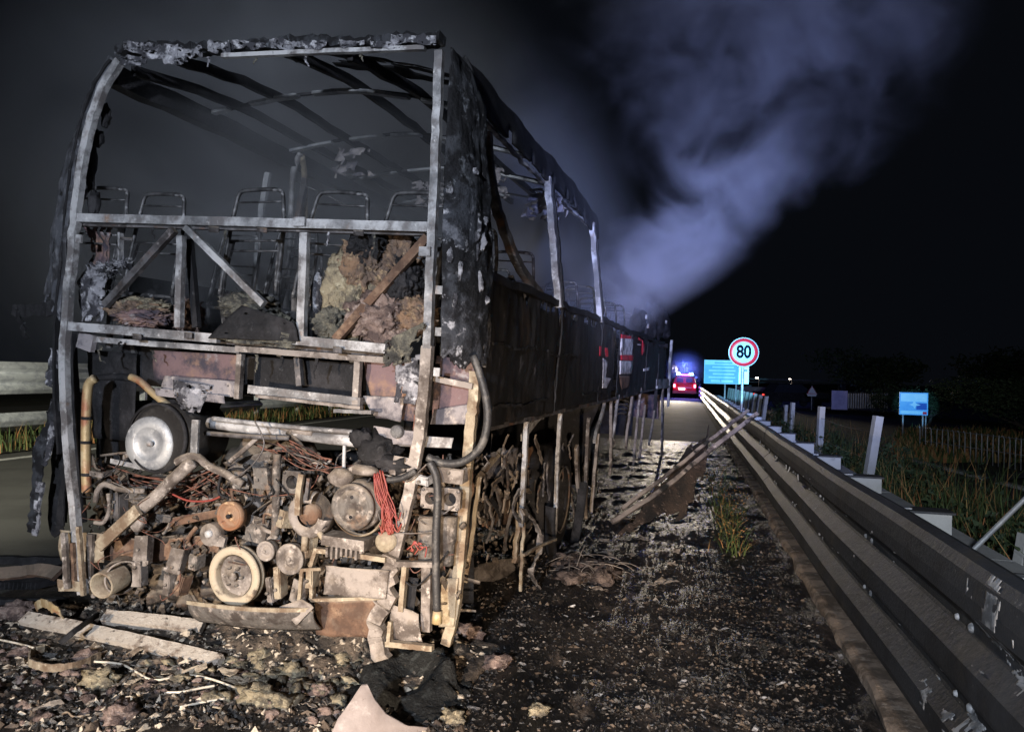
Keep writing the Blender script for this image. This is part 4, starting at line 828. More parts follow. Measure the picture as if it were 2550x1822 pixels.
kb.sheet(lambda u, v:  (lambda p: Vector((p.x, p.y, [.0, .05, .06, .062][min(3, int(v*3+.01))]+.018*fb(p, 6, 2))))(road(-1.2+22*u, [-.13, -.115, -.09, .08][min(3, int(v*3+.01))]+.03*fb((u*40, v, 0), 1, 4))), 140, 3, .012, None, False)
kerb = tag(obj('concrete_kerb', kb, KERBM), 'stained low concrete kerb under the blackened guard rail', 'kerb')
kb = G()
for i in range(16):
    c = road(1.2+i*1.25, .62); kb = G().box((c.x, c.y, .32), (.16, 1.235, .66), Matrix.Rotation(-rad(13.3), 3, 'Z'), .004)
    if i == 0: wall = empty('parapet_wall', 'low pale concrete parapet behind the guard rail', 'wall', road(1, .62))
    obj('parapet_block', recentre(kb, wall.location), CONC, wall)
# far rail beyond the lanes, on the left
lr = empty('guard_rail', 'bright galvanised guard rail beyond the lanes on the far left', 'guard rail', road(6, -12.75))
for i in range(16):
    s = -4+i*4.5
    for k0, k1, z0, hh in ((0, 12, 1.0, .58), (0, 6, .42, .25)):
        g = G(); n = 9
        def lf(u, v, z0=z0, hh=hh, m=3 if hh > .3 else 1): p = road(s+4.5*u, -12.75-.05*math.cos(v*math.pi*2*m)); return Vector((p.x, p.y, z0+hh*v))
        g.sheet(lf, 2, 24 if hh > .3 else 10, .006); obj('rail_panel', recentre(g, lr.location), GALV, lr)
    for d in (0, 2.25):
        c = road(s+d, -12.9); obj('rail_post', recentre(G().box((c.x, c.y, .78), (.12, .1, 1.56)), lr.location), GALV, lr)
def blades(name, fn, n, hmin, hmax, w, mats, label=None, seed=1, lean_=.35):
    R = np.random.RandomState(seed); V = np.zeros((n*5, 3)); 
    for i in range(n):
        p = fn(R); h = R.uniform(hmin, hmax)*p[3] if len(p) > 3 else R.uniform(hmin, hmax); a = R.uniform(0, 6.28); l = R.normal(0, lean_)*h; b = R.uniform(0, 6.28)
        dx, dy = math.cos(a)*w, math.sin(a)*w; lx, ly = math.cos(b)*l, math.sin(b)*l
        V[i*5] = (p[0]-dx, p[1]-dy, p[2]); V[i*5+1] = (p[0]+dx, p[1]+dy, p[2])
        V[i*5+2] = (p[0]+dx*.8+lx*.35, p[1]+dy*.8+ly*.35, p[2]+h*.55); V[i*5+3] = (p[0]-dx*.8+lx*.35, p[1]-dy*.8+ly*.35, p[2]+h*.55)
        V[i*5+4] = (p[0]+lx, p[1]+ly, p[2]+h)
    F = []
    for i in range(n): F += [(i*5, i*5+1, i*5+2, i*5+3), (i*5+3, i*5+2, i*5+4)]
    me = bpy.data.meshes.new(name); me.from_pydata(V.tolist(), [], F)
    ms = mats if isinstance(mats, list) else [mats]
    if len(ms) > 1: me.polygons.foreach_set('material_index', np.repeat(R.randint(0, len(ms), n), 2).astype(np.int32))
    return tag(obj(name, me, ms), label, kind='stuff')
def lv(v): return (v.x, v.y, 0.0)
blades('median_grass', lambda R: (lambda p: (p.x, p.y, .02))(road(R.uniform(-2, 60), R.uniform(-13.2, -12.35))), 9000, .1, .55, .012, [GRASS, GRASS, STRAW], 'tall green grass under the far guard rail', 3)
# weeds behind the parapet and on the verge to the right
def wf(R):
    s = 1+R.exponential(7); o = .9+abs(R.normal(0, .9)); p = road(s, o); return (p.x, p.y, 0, 1)
blades('verge_weeds', wf, 7000, .2, .8, .007, [GRASS, LEAF, GRASS, STRAW], 'dark tangled weeds along the fence beyond the parapet', 4)
def wf2(R):
    s = R.uniform(3, 40); o = R.uniform(1.1, 2.6); p = road(s, o); return (p.x, p.y, -.03, 1)
blades('verge_grass', wf2, 6000, .05, .2, .012, [GRASS, STRAW], 'short rough grass on the right verge', 6)
def leafcloud(g, c, r, n, size, R):
    for i in range(n):
        d = R.normal(0, 1, 3); d /= np.linalg.norm(d); k = R.uniform(.35, 1)**.5
        k *= .8+.5*fb((d[0]+c[0], d[1]+c[1], d[2]), 1.7, 4)
        p = Vector((c[0]+d[0]*r[0]*k, c[1]+d[1]*r[1]*k, c[2]+d[2]*r[2]*k)); a = Vector(R.normal(0, 1, 3)).normalized(); b = a.orthogonal().normalized(); q = size*R.uniform(.6, 1.3)
        g.add([p-b*q*.35, p+a*q, p+b*q*.35, p-a*q*.3], [(0, 1, 2, 3)])
def tree(name, label, base, h, r, n, size, seed, group=None, cat='tree'):
    R = np.random.RandomState(seed); t = empty(name, label, cat, base, 0, group); g = G()
    g.tube([(0, 0, -.1), (.05*r, 0, h*.25), (.1*r, .05*r, h*.55)], .045*h, 8, 4, taper=lambda q: 1-.6*q)
    for k in range(5):
        a = k*1.26+R.uniform(0, .5); g.tube([(.03*r, 0, h*.25), (math.cos(a)*r*.35, math.sin(a)*r*.35, h*.5), (math.cos(a)*r*.6, math.sin(a)*r*.6, h*.68)], .018*h, 6, 3, taper=lambda q: 1-.7*q)
    obj('trunk', g, BARK, t); g = G()
    for k in range(7):
        a = R.uniform(0, 6.28); d = R.uniform(.1, .6)*r; leafcloud(g, (math.cos(a)*d, math.sin(a)*d, h*R.uniform(.4, .78)), (r*.55, r*.55, h*.26), n//7, size, R)
    obj('crown', g, LEAF, t); return t
R9 = np.random.RandomState(77); g = G()
for k in range(95):
    sd = 1.6+R9.exponential(6); p = road(sd, .95+abs(R9.normal(0, .7))); hh = R9.uniform(.25, .52); leafcloud(g, (p.x, p.y, hh*.9), (R9.uniform(.18, .4), R9.uniform(.18, .4), hh), 120, .035+.002*sd, R9)
tag(obj('leafy_weeds', g, [LEAF]), 'leafy green weeds crowding the fence behind the parapet', kind='stuff')
def onG(px, py): p = GP(px, py); return (p.x, p.y, -.03)
tree('hedge_tree', 'dark bushy tree behind the wire fence at the right edge', (14.2, 20.5, -.03), 1.95, 2.9, 5200, .09, 5, 'trees beyond the side road')
tree('hedge_tree', 'low rounded bush left of the bushy tree, behind the blue sign', (15.5, 27.5, -.03), 1.6, 2.2, 2600, .09, 6, 'trees beyond the side road')
for i, (x, y, h, r, lab) in enumerate(((25, 50, 4, 4.5, 'tall dark tree standing behind the metal gate'), (30, 44, 4.2, 5.5, 'broad dark tree far behind the blue sign'), (36, 42, 5.5, 6, 'tallest dark tree at the far right skyline'))):
    tree('roadside_tree', lab, (x, y, -.03), h, r, 2600, .28, 10+i, 'trees beyond the side road')
# scorched weeds at the foot of the rail
def tuft(R):
    px, py = 1785+R.normal(0, 18), R.uniform(1180, 1390); px += (py-1190)*.22; p = GP(px, py); return (p.x, p.y, .01, 1)
blades('scorched_weeds', tuft, 260, .04, .22, .005, [STRAW, GRASS, GRASS, GRASS], 'orange and green scorched weeds at the foot of the guard rail', 8, 1.0)
g = G()
for k in range(16):
    px, py = 1790+R9.normal(0, 20)+46*k/16, 1185+200*k/16; p = GP(px, py); leafcloud(g, (p.x, p.y, .10), (.13, .13, .12), 60, .022, R9)
tag(obj('low_weeds', g, [LEAF, STRAW]), 'low leafy weeds among the scorched stalks at the rail foot', kind='stuff').data.polygons.foreach_set('material_index', [int(x) for x in (R9.rand(len(g.f)) < .3)])
# ================================================================== fence behind the parapet
fen = empty('post_fence', 'wire fence on white concrete posts behind the parapet', 'fence', road(6, 1.0))
FP = []
for i, (tx, ty, bx, by, off) in enumerate(((1957, 1008, 1950, 1130, 1.3), (1974, 1002, 1969, 1130, 1.15), (2046, 1012, 2036, 1190, 1.1), (2187, 1036, 2152, 1250, 1.1), (2560, 1330, 2538, 1460, 1.0))):
    sd = s_at(tx, off, 1.3); p = road(sd, off); d = (p-CAM).dot(fwd); a = WP(tx, ty, d); b = WP(bx, by, d)
    a = a; dirv = (b-a).normalized(); foot = a+dirv*((a.z+.05)/-dirv.z); w = .088 if i < 4 else .08
    g = G().sweep([foot, foot.lerp(a, .5), a], w*(.85 if i < 2 else 1), w, ref=(0, 1, 0), sub=2); FP.append((a, foot)); obj('fence_post', recentre(g, fen.location), CONC, fen)
for h in (.35, .6, .85):
    for (a, f1), (b, f2) in zip(FP[:-2], FP[1:-1]):
        p, q = f1.lerp(a, h), f2.lerp(b, h); obj('fence_wire', recentre(G().tube([p, p.lerp(q, .5)+Vector((0, 0, -.03)), q], .003, 4, 3), fen.location), STEEL_D, fen)
for k in range(12):
    sd = s_at(1930, 1.1)+1.2+k*1.6; p = road(sd, .9); g = G().sweep([(p.x, p.y, -.05), (p.x+.05, p.y, .6), (p.x+.12, p.y, 1.18)], .09, .09, sub=2); obj('fence_post', recentre(g, fen.location), CONC, fen)
a, b = WP(2408, 1384, 3.7), WP(2562, 1232, 3.7)
tag(obj('brace_pole', recentre(G().tube([b, a.lerp(b, .5), a+(a-b)*.9], .012, 8, 3), a), GALV), 'slanting pale brace pole at the right edge', 'pole').location = a
# ================================================================== signs
def face(name, verts, mat, parent): return obj(name, G().add(verts, [tuple(range(len(verts)))]), mat, parent)
SGW = PM('sign_white', [(.75, .77, .78)], rough=.4, bump=0); SGR = PM('sign_red', [(.55, .015, .03)], rough=.4, bump=0); SGB = PM('sign_blue', [(.14, .42, .75), ((.18, .50, .78), 2, .4, .6)], rough=.4, bump=0)
SGC = PM('sign_white_lit_cyan', [(.48, .78, .86), ((.40, .72, .84), 3, .4, .6)], rough=.4, bump=0); SGK = PM('sign_black', [(.006, .007, .012)], rough=1, bump=0, spec=0); SGD = PM('sign_deep_blue', [(.02, .10, .40)], rough=.4, bump=0)  # SGC: white sign parts with the cyan light put into their colour
def text(body, size, mat, parent, loc, name='lettering'):
    c = bpy.data.curves.new(name, 'FONT'); c.body = body; c.size = size; c.align_x = 'CENTER'; c.align_y = 'CENTER'; c.extrude = .002; c.offset = size*.035
    o = bpy.data.objects.new(name, c); COL.objects.link(o); bpy.context.view_layer.update(); me = bpy.data.meshes.new_from_object(o); bpy.data.objects.remove(o)
    o = obj(name, me, mat, parent); o.location = loc; o.rotation_euler = (rad(90), 0, 0); return o
def sign_root(name, label, px, py, depth, yaw=0):
    p = WP(px, py, depth); o = empty(name, label, 'sign', (p.x, p.y, 0), yaw); return o, p.z
r80, z = sign_root('speed_limit_sign', 'round speed limit sign reading 80 on a grey pole', 1852, 877, 15.2, rad(-8))
R_ = .305
obj('sign_pole', G().tube([(-.02, .04, -.1), (-.01, .04, z*.5), (.0, .04, z+.2)], .03, 10, 2), GALV, r80)
obj('sign_rim', G().lathe((0, 0, z), (0, 1, 0), [(R_*.985, -.004), (R_, 0), (R_, .012), (R_*.9, .012)], 48), WHITE, r80)
obj('red_ring', G().lathe((0, -.002, z), (0, 1, 0), [(R_*.70, -.004), (R_*.945, -.004), (R_*.945, .006)], 48), SGR, r80)
obj('white_disc', G().lathe((0, 0, z), (0, 1, 0), [(0, 0), (R_*.99, 0), (R_*.99, .01), (0, .01)], 48), SGC, r80)
tx = text('80', .36, SGK, r80, (0, -.01, z)); tx.scale = (.82, 1, 1)
rb, z = sign_root('information_sign', 'pale blue information board with lines of text left of the speed limit sign', 1798, 926, 26, rad(-6))
W2, H2 = .60, .40
obj('board', G().box((0, 0, z), (W2*2, .015, H2*2)), SGB, rb); obj('board_border', G().box((0, .004, z), (W2*2+.03, .012, H2*2+.03)), SGC, rb)
obj('header_band', G().box((0, -.009, z+H2*.80), (W2*1.98, .004, H2*.36)), SGC, rb); obj('corner_emblem', G().add([(-W2+.02, -.0125, z+H2-.02), (-W2+.13, -.0125, z+H2-.02), (-W2+.02, -.0125, z+H2-.1)], [(0, 1, 2)]), WHITE, rb)
for k, (w, dx, dz) in enumerate(((.5, .03, .42), (.62, 0, .12), (.5, .05, -.18), (.62, .0, -.48))): obj('text_line', G().box((dx, -.009, z+H2*dz), (w*1.48, .004, H2*.13)), SGC if k % 2 else SGD if k == 9 else SGC, rb)
for k, (w, dx) in enumerate(((.24, -.2), (.3, .16))): obj('text_line', G().box((dx, -.009, z-H2*.80), (w*1.48, .004, H2*.2)), SGC, rb)
for k, (w, dx) in enumerate(((.22, -.1), (.2, .2))): obj('text_line', G().box((dx, -.0125, z+H2*.8), (w*1.48, .002, H2*.12)), SGB, rb)
for x in (.12, .50): obj('sign_pole', G().tube([(x, .04, -.1), (x, .04, z)], .03, 8, 2), GALV, rb)
rc, z = sign_root('distance_plate', 'small narrow cyan plate hanging under the speed limit sign', 1852, 934, 15.4, rad(-10))
obj('board', G().box((0, 0, z), (.20, .012, .36)), SGC, rc); obj('plate_mark', G().box((.03, -.008, z+.10), (.08, .003, .05)), SGD, rc); obj('bracket', G().box((0, .012, z+.03), (.03, .012, .22)), GALV, rc)
rd, z = sign_root('blue_road_sign', 'square blue road sign with a white emblem on two posts by the side road', 2275, 1005, 20.5, rad(-14))
obj('board', G().box((0, 0, z), (.72, .015, .62)), SGB, rd); obj('upper_panel', G().box((.0, -.009, z+.17), (.66, .003, .22)), SGC, rd); obj('lower_panel', G().box((-.04, -.009, z-.24), (.58, .003, .09)), SGC, rd)
obj('dark_panel', G().box((.20, -.009, z-.07), (.26, .003, .18)), SGD, rd); obj('red_corner', G().box((.28, -.0125, z-.25), (.10, .003, .07)), SGR, rd)
obj('emblem', G().add([(-.12, -.013, z-.02), (-.03, -.013, z), (.02, -.013, z+.12), (.05, -.013, z+.01), (.18, -.013, z-.03), (.05, -.013, z-.06), (.03, -.013, z-.14), (-.02, -.013, z-.06)], [tuple(range(8))]), SGC, rd)
for x in (-.25, .25): obj('sign_pole', G().tube([(x, .04, -.1), (x, .04, z)], .022, 8, 2), GALV, rd)
obj('sign_pole', G().tube([(.33, .06, -.1), (.33, .06, z-.2)], .018, 8, 2), GALV, rd)
rt_, z = sign_root('warning_sign', 'small white triangular warning sign on a thin post in the distance', 2022, 975, 42, rad(-8))
obj('triangle', G().add([(-.28, 0, z-.12), (.28, 0, z-.12), (.22, 0, z-.26), (-.22, 0, z-.26), (0, 0, z+.34), (-.28, .02, z-.12), (.28, .02, z-.12), (0, .02, z+.34)], [(0, 1, 4), (0, 3, 2, 1), (5, 7, 6), (0, 4, 7, 5), (1, 6, 7, 4)]), SGW, rt_)
obj('triangle_border', G().tube([(-.26, -.006, z-.11), (.26, -.006, z-.11), (0, -.006, z+.31), (-.26, -.006, z-.11)], .018, 5, 0), SGR, rt_); obj('sign_pole', G().tube([(0, .04, -.1), (0, .04, z)], .03, 8, 2), GALV, rt_)
# ================================================================== the distance
def wbox(g, px0, py0, px1, py1, d, th): 
    a, b = WP(px0, py0, d), WP(px1, py1, d); g.box(((a.x+b.x)/2, (a.y+b.y)/2+th/2, (a.z+b.z)/2), (abs(b.x-a.x), th, abs(b.z-a.z))); return g
BRICK = PM('reddish_wall', [(.16, .085, .06), ((.10, .06, .045), .8, .4, .6), ((.2, .11, .08), 3, .55, .7)], rough=.9, bump=.3)
w = GP(1985, 1012); tag(obj('retaining_wall', wbox(G(), 1835, 962, 1990, 1040, 62, .5), BRICK), 'low reddish retaining wall lit in the distance beyond the signs', 'wall')
br = empty('overpass', 'dark road bridge crossing in the distance', 'bridge', WP(1990, 950, 110))
obj('deck', recentre(wbox(G(), 1845, 950, 2110, 958, 110, 5), br.location), CONC, br); obj('parapet', recentre(wbox(G(), 1845, 944, 2110, 947.5, 110, .2), br.location), CONC, br)
for x in (1865, 1990, 2100): obj('pier', recentre(wbox(G(), x-6, 958.3, x+6, 985, 111, 1.0), br.location), CONC, br)
LAMPH = EM('lit_street_lamp', (1, .86, .72), 22)
for i, (x, y, lab) in enumerate(((1885, 941, 'lit street lamp above the bridge, left of the two'), (1967, 945, 'lit street lamp above the bridge, right of the two'))):
    p = WP(x, y, 118); t = empty('street_lamp', lab, 'street lamp', (p.x, p.y, 0), 0, 'street lamps on the bridge')
    obj('lamp_post', G().tube([(.4, .3, 0), (.4, .3, p.z-.2), (.2, .2, p.z+.12), (0, 0, p.z+.12)], .07, 8, 3), STEEL_D, t); obj('lamp_head', G().blob((0, 0, p.z), (.26, .2, .15), i, .05, 1, 2), LAMPH, t)
gt = empty('metal_gate', 'tall barred metal gate with a solid violet-grey leaf in the distance', 'gate', WP(2140, 1000, 30))
obj('gate_panel', recentre(wbox(G(), 2072, 972, 2110, 1020, 30, .05), gt.location), PM('gate_paint', [(.42, .40, .62), ((.32, .30, .5), 3, .4, .6)], rough=.5, bump=.1), gt)
obj('gate_rail', recentre(wbox(G(), 2110, 976, 2212, 978.5, 30, .04), gt.location), GALV, gt); obj('gate_rail', recentre(wbox(G(), 2110, 1016, 2212, 1018.5, 30, .04), gt.location), GALV, gt)
for k in range(17): obj('gate_bar', recentre(wbox(G(), 2113+k*6, 979, 2115+k*6, 1016, 30, .03), gt.location), GALV, gt)
# side road and its fence on the right
slab('side_road', [GP(2235, 1118), GP(2560, 1215), GP(2950, 1330), GP(2950, 1760), GP(2570, 1430), GP(2430, 1300), GP(2290, 1170)], .0, ASPH)
a, b = GP(2270, 1147), GP(2560, 1222)
tag(obj('side_kerb', recentre(G().sweep([a, a.lerp(b, .5), b], .12, .10, ref=(0, 0, 1), sub=2), a), CONC), 'thin pale kerb along the far edge of the side road', 'kerb').location = a
p = WP(2455, 1197, 12.0); q = WP(2575, 1176, 12.0)
bp = empty('barrier_arm', 'black barrier arm reaching in over the side road at the right edge', 'barrier', (q.x+.3, q.y, 0))
obj('arm', recentre(G().sweep([p, p.lerp(q, .5), q+(q-p)*.4], .09, .05, sub=2), bp.location), SOOT, bp); obj('barrier_post', G().box((.1, 0, .35), (.2, .2, .75)), SOOT, bp)
wf_ = empty('mesh_fence', 'low wire mesh fence in front of the dark bushy tree', 'fence', GP(2420, 1150))
for k in range(22):
    a = GP(2290+k*14, 1128+k*2.4); obj('fence_stake', recentre(G().tube([(a.x, a.y, 0), (a.x, a.y, .55), (a.x+rng.uniform(-.05, .05), a.y, .62)], .012, 5, 2), wf_.location), GALV, wf_)
for h in (.3, .6):
    a, b = GP(2290, 1128), GP(2290+21*14, 1128+21*2.4); a.z = b.z = h; obj('fence_wire', recentre(G().tube([a, a.lerp(b, .5), b], .008, 4, 3), wf_.location), GALV, wf_)
blades('bank_grass', lambda R: (lambda p: (p.x, p.y, -.02))(GP(R.uniform(2230, 2620), R.uniform(1075, 1150))), 3500, .1, .35, .03, [GRASS, STRAW], 'dry grass bank beyond the side road', 12)
# ================================================================== fire crew vehicle ahead on the road
FRED = PM('fire_red_paint', [(.36, .02, .03), ((.28, .015, .02), 2, .4, .6)], rough=.35, bump=0); GLASS = PM('dark_glass', [(.03, .035, .05)], rough=.08, bump=0, spec=.8); TYRE = PM('tyre_rubber', [(.02, .02, .02)], rough=.8, bump=.1)
BLUEL = EM('blue_beacon', (.22, .45, 1.0), 40); REDL = EM('tail_lamp', (1.0, .14, .22), 12); PINKL = EM('magenta_beacon', (1.0, .10, .6), 16); WHITL = EM('white_glow', (1, .92, .85), 9)
vp = GP(1704, 991)
veh = empty('fire_vehicle', 'red fire brigade vehicle with blue roof beacons on the road ahead', 'vehicle', (vp.x, vp.y, 0), rad(-13.3))
def vprof(y0, y1, z0, z1, w0, w1, name, mat, par=None):
    v = [(-w0, y0, z0), (w0, y0, z0), (w0, y1, z0), (-w0, y1, z0), (-w1, y0+.12, z1), (w1, y0+.12, z1), (w1, y1-.2, z1), (-w1, y1-.2, z1)]
    o = obj(name, G().add(v, [(0, 3, 2, 1), (4, 5, 6, 7), (0, 1, 5, 4), (1, 2, 6, 5), (2, 3, 7, 6), (3, 0, 4, 7)]), mat, par or veh)
    m = o.modifiers.new('bevel', 'BEVEL'); m.width = .06; m.segments = 2; return o
vprof(0, 4.6, .38, 1.12, .93, .91, 'body', FRED); vprof(.05, 3.3, 1.10, 1.78, .90, .74, 'cabin', FRED)
obj('rear_window', G().box((-.36, .075, 1.43), (.52, .03, .34), Euler((-.17, 0, 0)).to_matrix()), GLASS, veh); obj('rear_window', G().box((.36, .075, 1.43), (.52, .03, .34), Euler((-.17, 0, 0)).to_matrix()), GLASS, veh)
for s_ in (-1, 1):
    for y in (.9, 2.1): obj('side_window', G().box((s_*.835, y, 1.43), (.03, .9, .36), Euler((0, -s_*.24, 0)).to_matrix()), GLASS, veh)
    obj('tail_light', G().box((s_*.80, -.02, .98), (.15, .05, .26)), REDL, veh)
    for y in (.85, 3.7):
        wl = obj('wheel', G().lathe((s_*.82, y, .36), (s_, 0, 0), [(.2, .0), (.36, .0), (.36, .14), (.2, .15)], 20), TYRE, veh); obj('rim', G().lathe((s_*.82, y, .36), (s_, 0, 0), [(0, .10), (.19, .12), (.21, .14)], 14), ALU, wl)
    obj('roof_beacon', G().lathe((s_*.50, .5, 1.86), (0, 0, 1), [(0, .20), (.13, .17), (.17, .03), (.17, 0), (0, 0)], 14), BLUEL, veh)
obj('light_bar', G().box((0, .5, 1.85), (.76, .2, .10)), PINKL, veh); obj('roof_rack', G().box((0, 1.2, 1.815), (1.3, 2.2, .05)), SOOT, veh)
obj('number_plate', G().box((-.22, -.03, .74), (.5, .02, .10)), WHITL, veh); obj('rear_bumper', G().box((0, -.05, .48), (1.86, .16, .20)), PM('bumper_grey', [(.25, .22, .24)], rough=.5, bump=0), veh)  # the plate glows by emission though it is no lamp
obj('reflective_stripe', G().box((0, -.012, .86), (1.2, .02, .08)), PM('pale_stripe', [(.7, .55, .58)], rough=.4, bump=0), veh)
bl = veh.matrix_world
c = Vector((vp.x, vp.y, 2.5)); lamp('roof_beacon_light', 'POINT', c, None, 1000, (.10, .18, 1.0), .2)
lamp('tail_lamp_light', 'POINT', Vector((vp.x-.4, vp.y-1.3, 1.3)), None, 45, (1.0, .08, .15), .15)
# scene lights of that vehicle flooding the road towards the coach
lamp('vehicle_work_light', 'SPOT', Vector((vp.x-.9, vp.y-.4, 2.35)), (5.6, 23, .0), 9500, (1.0, .86, .66), .15, 34, .7)
# firefighter beside it
def person():
    bm = G(); fp = GP(1733, 990); t = empty('person', 'person in dark fire gear with pale reflective bands and a helmet beside the red vehicle', 'person', (fp.x, fp.y, 0), rad(160))
    me = bpy.data.meshes.new('body')
    J = {'pel': (0, 0, .92), 'che': (0, .01, 1.28), 'nec': (0, 0, 1.46), 'hed': (0, .03, 1.60), 'top': (0, .02, 1.72), 'sl': (.19, 0, 1.40), 'el': (.27, .04, 1.13), 'hl': (.24, .16, .92), 'sr': (-.19, 0, 1.40), 'er': (-.30, .0, 1.14), 'hr': (-.28, .12, .92), 'pl': (.10, 0, .88), 'kl': (.13, .04, .48), 'al': (.14, -.02, .08), 'tl': (.15, .14, .04), 'pr': (-.10, 0, .88), 'kr': (-.13, .03, .48), 'ar': (-.15, -.03, .08), 'tr': (-.16, .13, .04)}
    K = list(J); E = [('pel', 'che'), ('che', 'nec'), ('nec', 'hed'), ('hed', 'top'), ('che', 'sl'), ('sl', 'el'), ('el', 'hl'), ('che', 'sr'), ('sr', 'er'), ('er', 'hr'), ('pel', 'pl'), ('pl', 'kl'), ('kl', 'al'), ('al', 'tl'), ('pel', 'pr'), ('pr', 'kr'), ('kr', 'ar'), ('ar', 'tr')]
    rads = dict(pel=.16, che=.18, nec=.065, hed=.10, top=.07, sl=.085, el=.062, hl=.045, sr=.085, er=.062, hr=.045, pl=.11, kl=.08, al=.065, tl=.05, pr=.11, kr=.08, ar=.065, tr=.05)
    me.from_pydata([J[k] for k in K], [(K.index(a), K.index(b)) for a, b in E], [])
    o = bpy.data.objects.new('body', me); COL.objects.link(o); o.parent = t; m = o.modifiers.new('skin', 'SKIN')
    for i, k in enumerate(K): me.skin_vertices[0].data[i].radius = (rads[k], rads[k]*.85); me.skin_vertices[0].data[i].use_root = (k == 'pel')
    o.modifiers.new('sub', 'SUBSURF').levels = 1; me.materials.append(PM('dark_fire_suit', [(.02, .022, .035), ((.035, .035, .05), 6, .4, .6)], rough=.9, bump=.2))
    HIV = PM('reflective_band', [(.75, .75, .70)], rough=.4, bump=0)
    for z, r in ((1.12, .19), (.40, None)):
        if r: obj('reflective_band', G().lathe((0, 0, z), (0, 0, 1), [(r, 0), (r+.004, .03), (r, .06)], 18), HIV, t)
    for x in (.135, -.135): obj('reflective_band', G().lathe((x, .03, .36), (0, 0, 1), [(.098, 0), (.10, .03), (.096, .06)], 14), HIV, t)
    obj('sleeve_band', G().lathe((.255, .05, 1.06), (0, 0, 1), [(.07, 0), (.072, .03), (.07, .06)], 12), HIV, t); obj('sleeve_band', G().lathe((-.295, .03, 1.06), (0, 0, 1), [(.07, 0), (.072, .03), (.07, .06)], 12), HIV, t)
    obj('helmet', G().lathe((0, .03, 1.62), (0, 0, 1), [(.16, .0), (.165, .015), (.128, .03), (.12, .10), (.07, .16), (0, .17)], 20), PM('helmet_shell', [(.5, .5, .52)], rough=.3, bump=0), t)
    obj('face', G().blob((0, .115, 1.575), (.06, .035, .07), 1, .05, 1, 2), PM('skin_tone', [(.35, .22, .16)], rough=.6, bump=0), t)
person()
# car on the far side road
cp = GP(1968, 1012); car = empty('distant_car', 'dark car with a red tail lamp far off on the side road', 'car', (cp.x, cp.y, 0), rad(-82))
for nm, g_, m_ in (('body', G().box((0, 0, .62), (1.7, 4.2, .55)), SOOT), ('cabin', G().add([(-.75, -1.5, .89), (.75, -1.5, .89), (.75, 1.1, .89), (-.75, 1.1, .89), (-.6, -1.1, 1.4), (.6, -1.1, 1.4), (.6, .4, 1.4), (-.6, .4, 1.4)], [(0, 1, 5, 4), (1, 2, 6, 5), (2, 3, 7, 6), (3, 0, 4, 7), (4, 5, 6, 7)]), GLASS)): obj(nm, g_, m_, car)
for s_ in (-1, 1):
    for y in (-1.3, 1.3): obj('wheel', G().lathe((s_*.72, y, .32), (s_, 0, 0), [(0, .14), (.2, .14), (.32, .12), (.32, 0)], 16), TYRE, car)
    obj('tail_lamp', G().box((s_*.6, -2.12, .72), (.16, .05, .09)), EM('far_tail_lamp', (1, .05, .04), 2.5), car); obj('head_lamp', G().box((s_*.6, 2.12, .66), (.34, .05, .16)), WHITL, car)
# ================================================================== wreckage lying about
def gpath(pts, z=.03): return [GP(x, y, z if len(q) == 0 else q[0]) for x, y, *q in pts]
def thing(name, g, mat, label, cat, group=None, base=None):
    c = Vector(base) if base is not None else Vector(np.mean(np.array(g.v), 0)); c.z = min(v[2] for v in g.v)
    o = obj(name, recentre(g, c), mat); o.location = c; return tag(o, label, cat, group)
CRUSTM = PM('pale_scaled_bar', [(.50, .45, .39), ((.20, .155, .125), 9, .5, .66), ((.60, .56, .50), 24, .52, .68), ((.05, .04, .035), 18, .58, .68)], rough=.8, bump=.6, bscale=60)
thing('metal_channel', G().sweep(gpath([(62, 1538, .10), (180, 1562, .09), (330, 1595, .08), (470, 1628, .06), (548, 1648, .05)]), .075, .035, ref=(.1, -.7, 1), jit=.0015), CRUSTM, 'long pale metal channel lying in front of the engine bay', 'metal bar')
thing('metal_channel', G().sweep(gpath([(262, 1536, .12), (380, 1548, .12), (505, 1562, .10)]), .075, .05, ref=(.1, -.7, 1), jit=.0015), CRUSTM, 'short thick pale bar lying behind the long metal channel', 'metal bar')
thing('metal_strip', G().sweep(gpath([(150, 1548, .05), (290, 1572, .05), (470, 1594, .04)]), .05, .012, ref=(0, -.9, 1), jit=.001), PM('teal_grey_strip', [(.16, .20, .19), ((.08, .09, .09), 6, .45, .6)], rough=.7), 'teal-grey metal strip between the two pale bars', 'metal strip')
thing('bent_strap', G().sweep(gpath([(150, 1600, .10), (200, 1560, .16), (244, 1530, .10)]), .012, .03, ref=(0, 0, 1), jit=.002), SOOT, 'thin dark strap leaning across the long metal channel', 'metal strap')
thing('bent_strap', G().sweep(gpath([(110, 1612, .05), (78, 1625, .05), (76, 1650, .05), (130, 1662, .05), (190, 1655, .05), (250, 1632, .05)]), .008, .04, ref=(0, 0, 1), jit=.002), STEEL_T, 'curled tan metal strap lying on the ash at the left', 'metal strap')
thing('bent_strap', G().sweep(gpath([(88, 1512, .10), (105, 1500, .17), (130, 1512, .20), (150, 1530, .15), (162, 1548, .06)]), .05, .006, ref=(.3, 1, 0), jit=.002), PIPE, 'arched orange metal strap at the far left of the debris', 'metal strap')
thing('flat_plank', G().sweep(gpath([(-60, 1432, .12), (40, 1426, .12), (100, 1420, .12), (148, 1428, .12)]), .10, .03, ref=(0, -.8, 1), jit=.002), RUST, 'tan scorched plank lying across the black radiator', 'plank')
ra = empty('radiator_core', 'black finned radiator core lying on the road at the far left', 'radiator', GP(60, 1450))
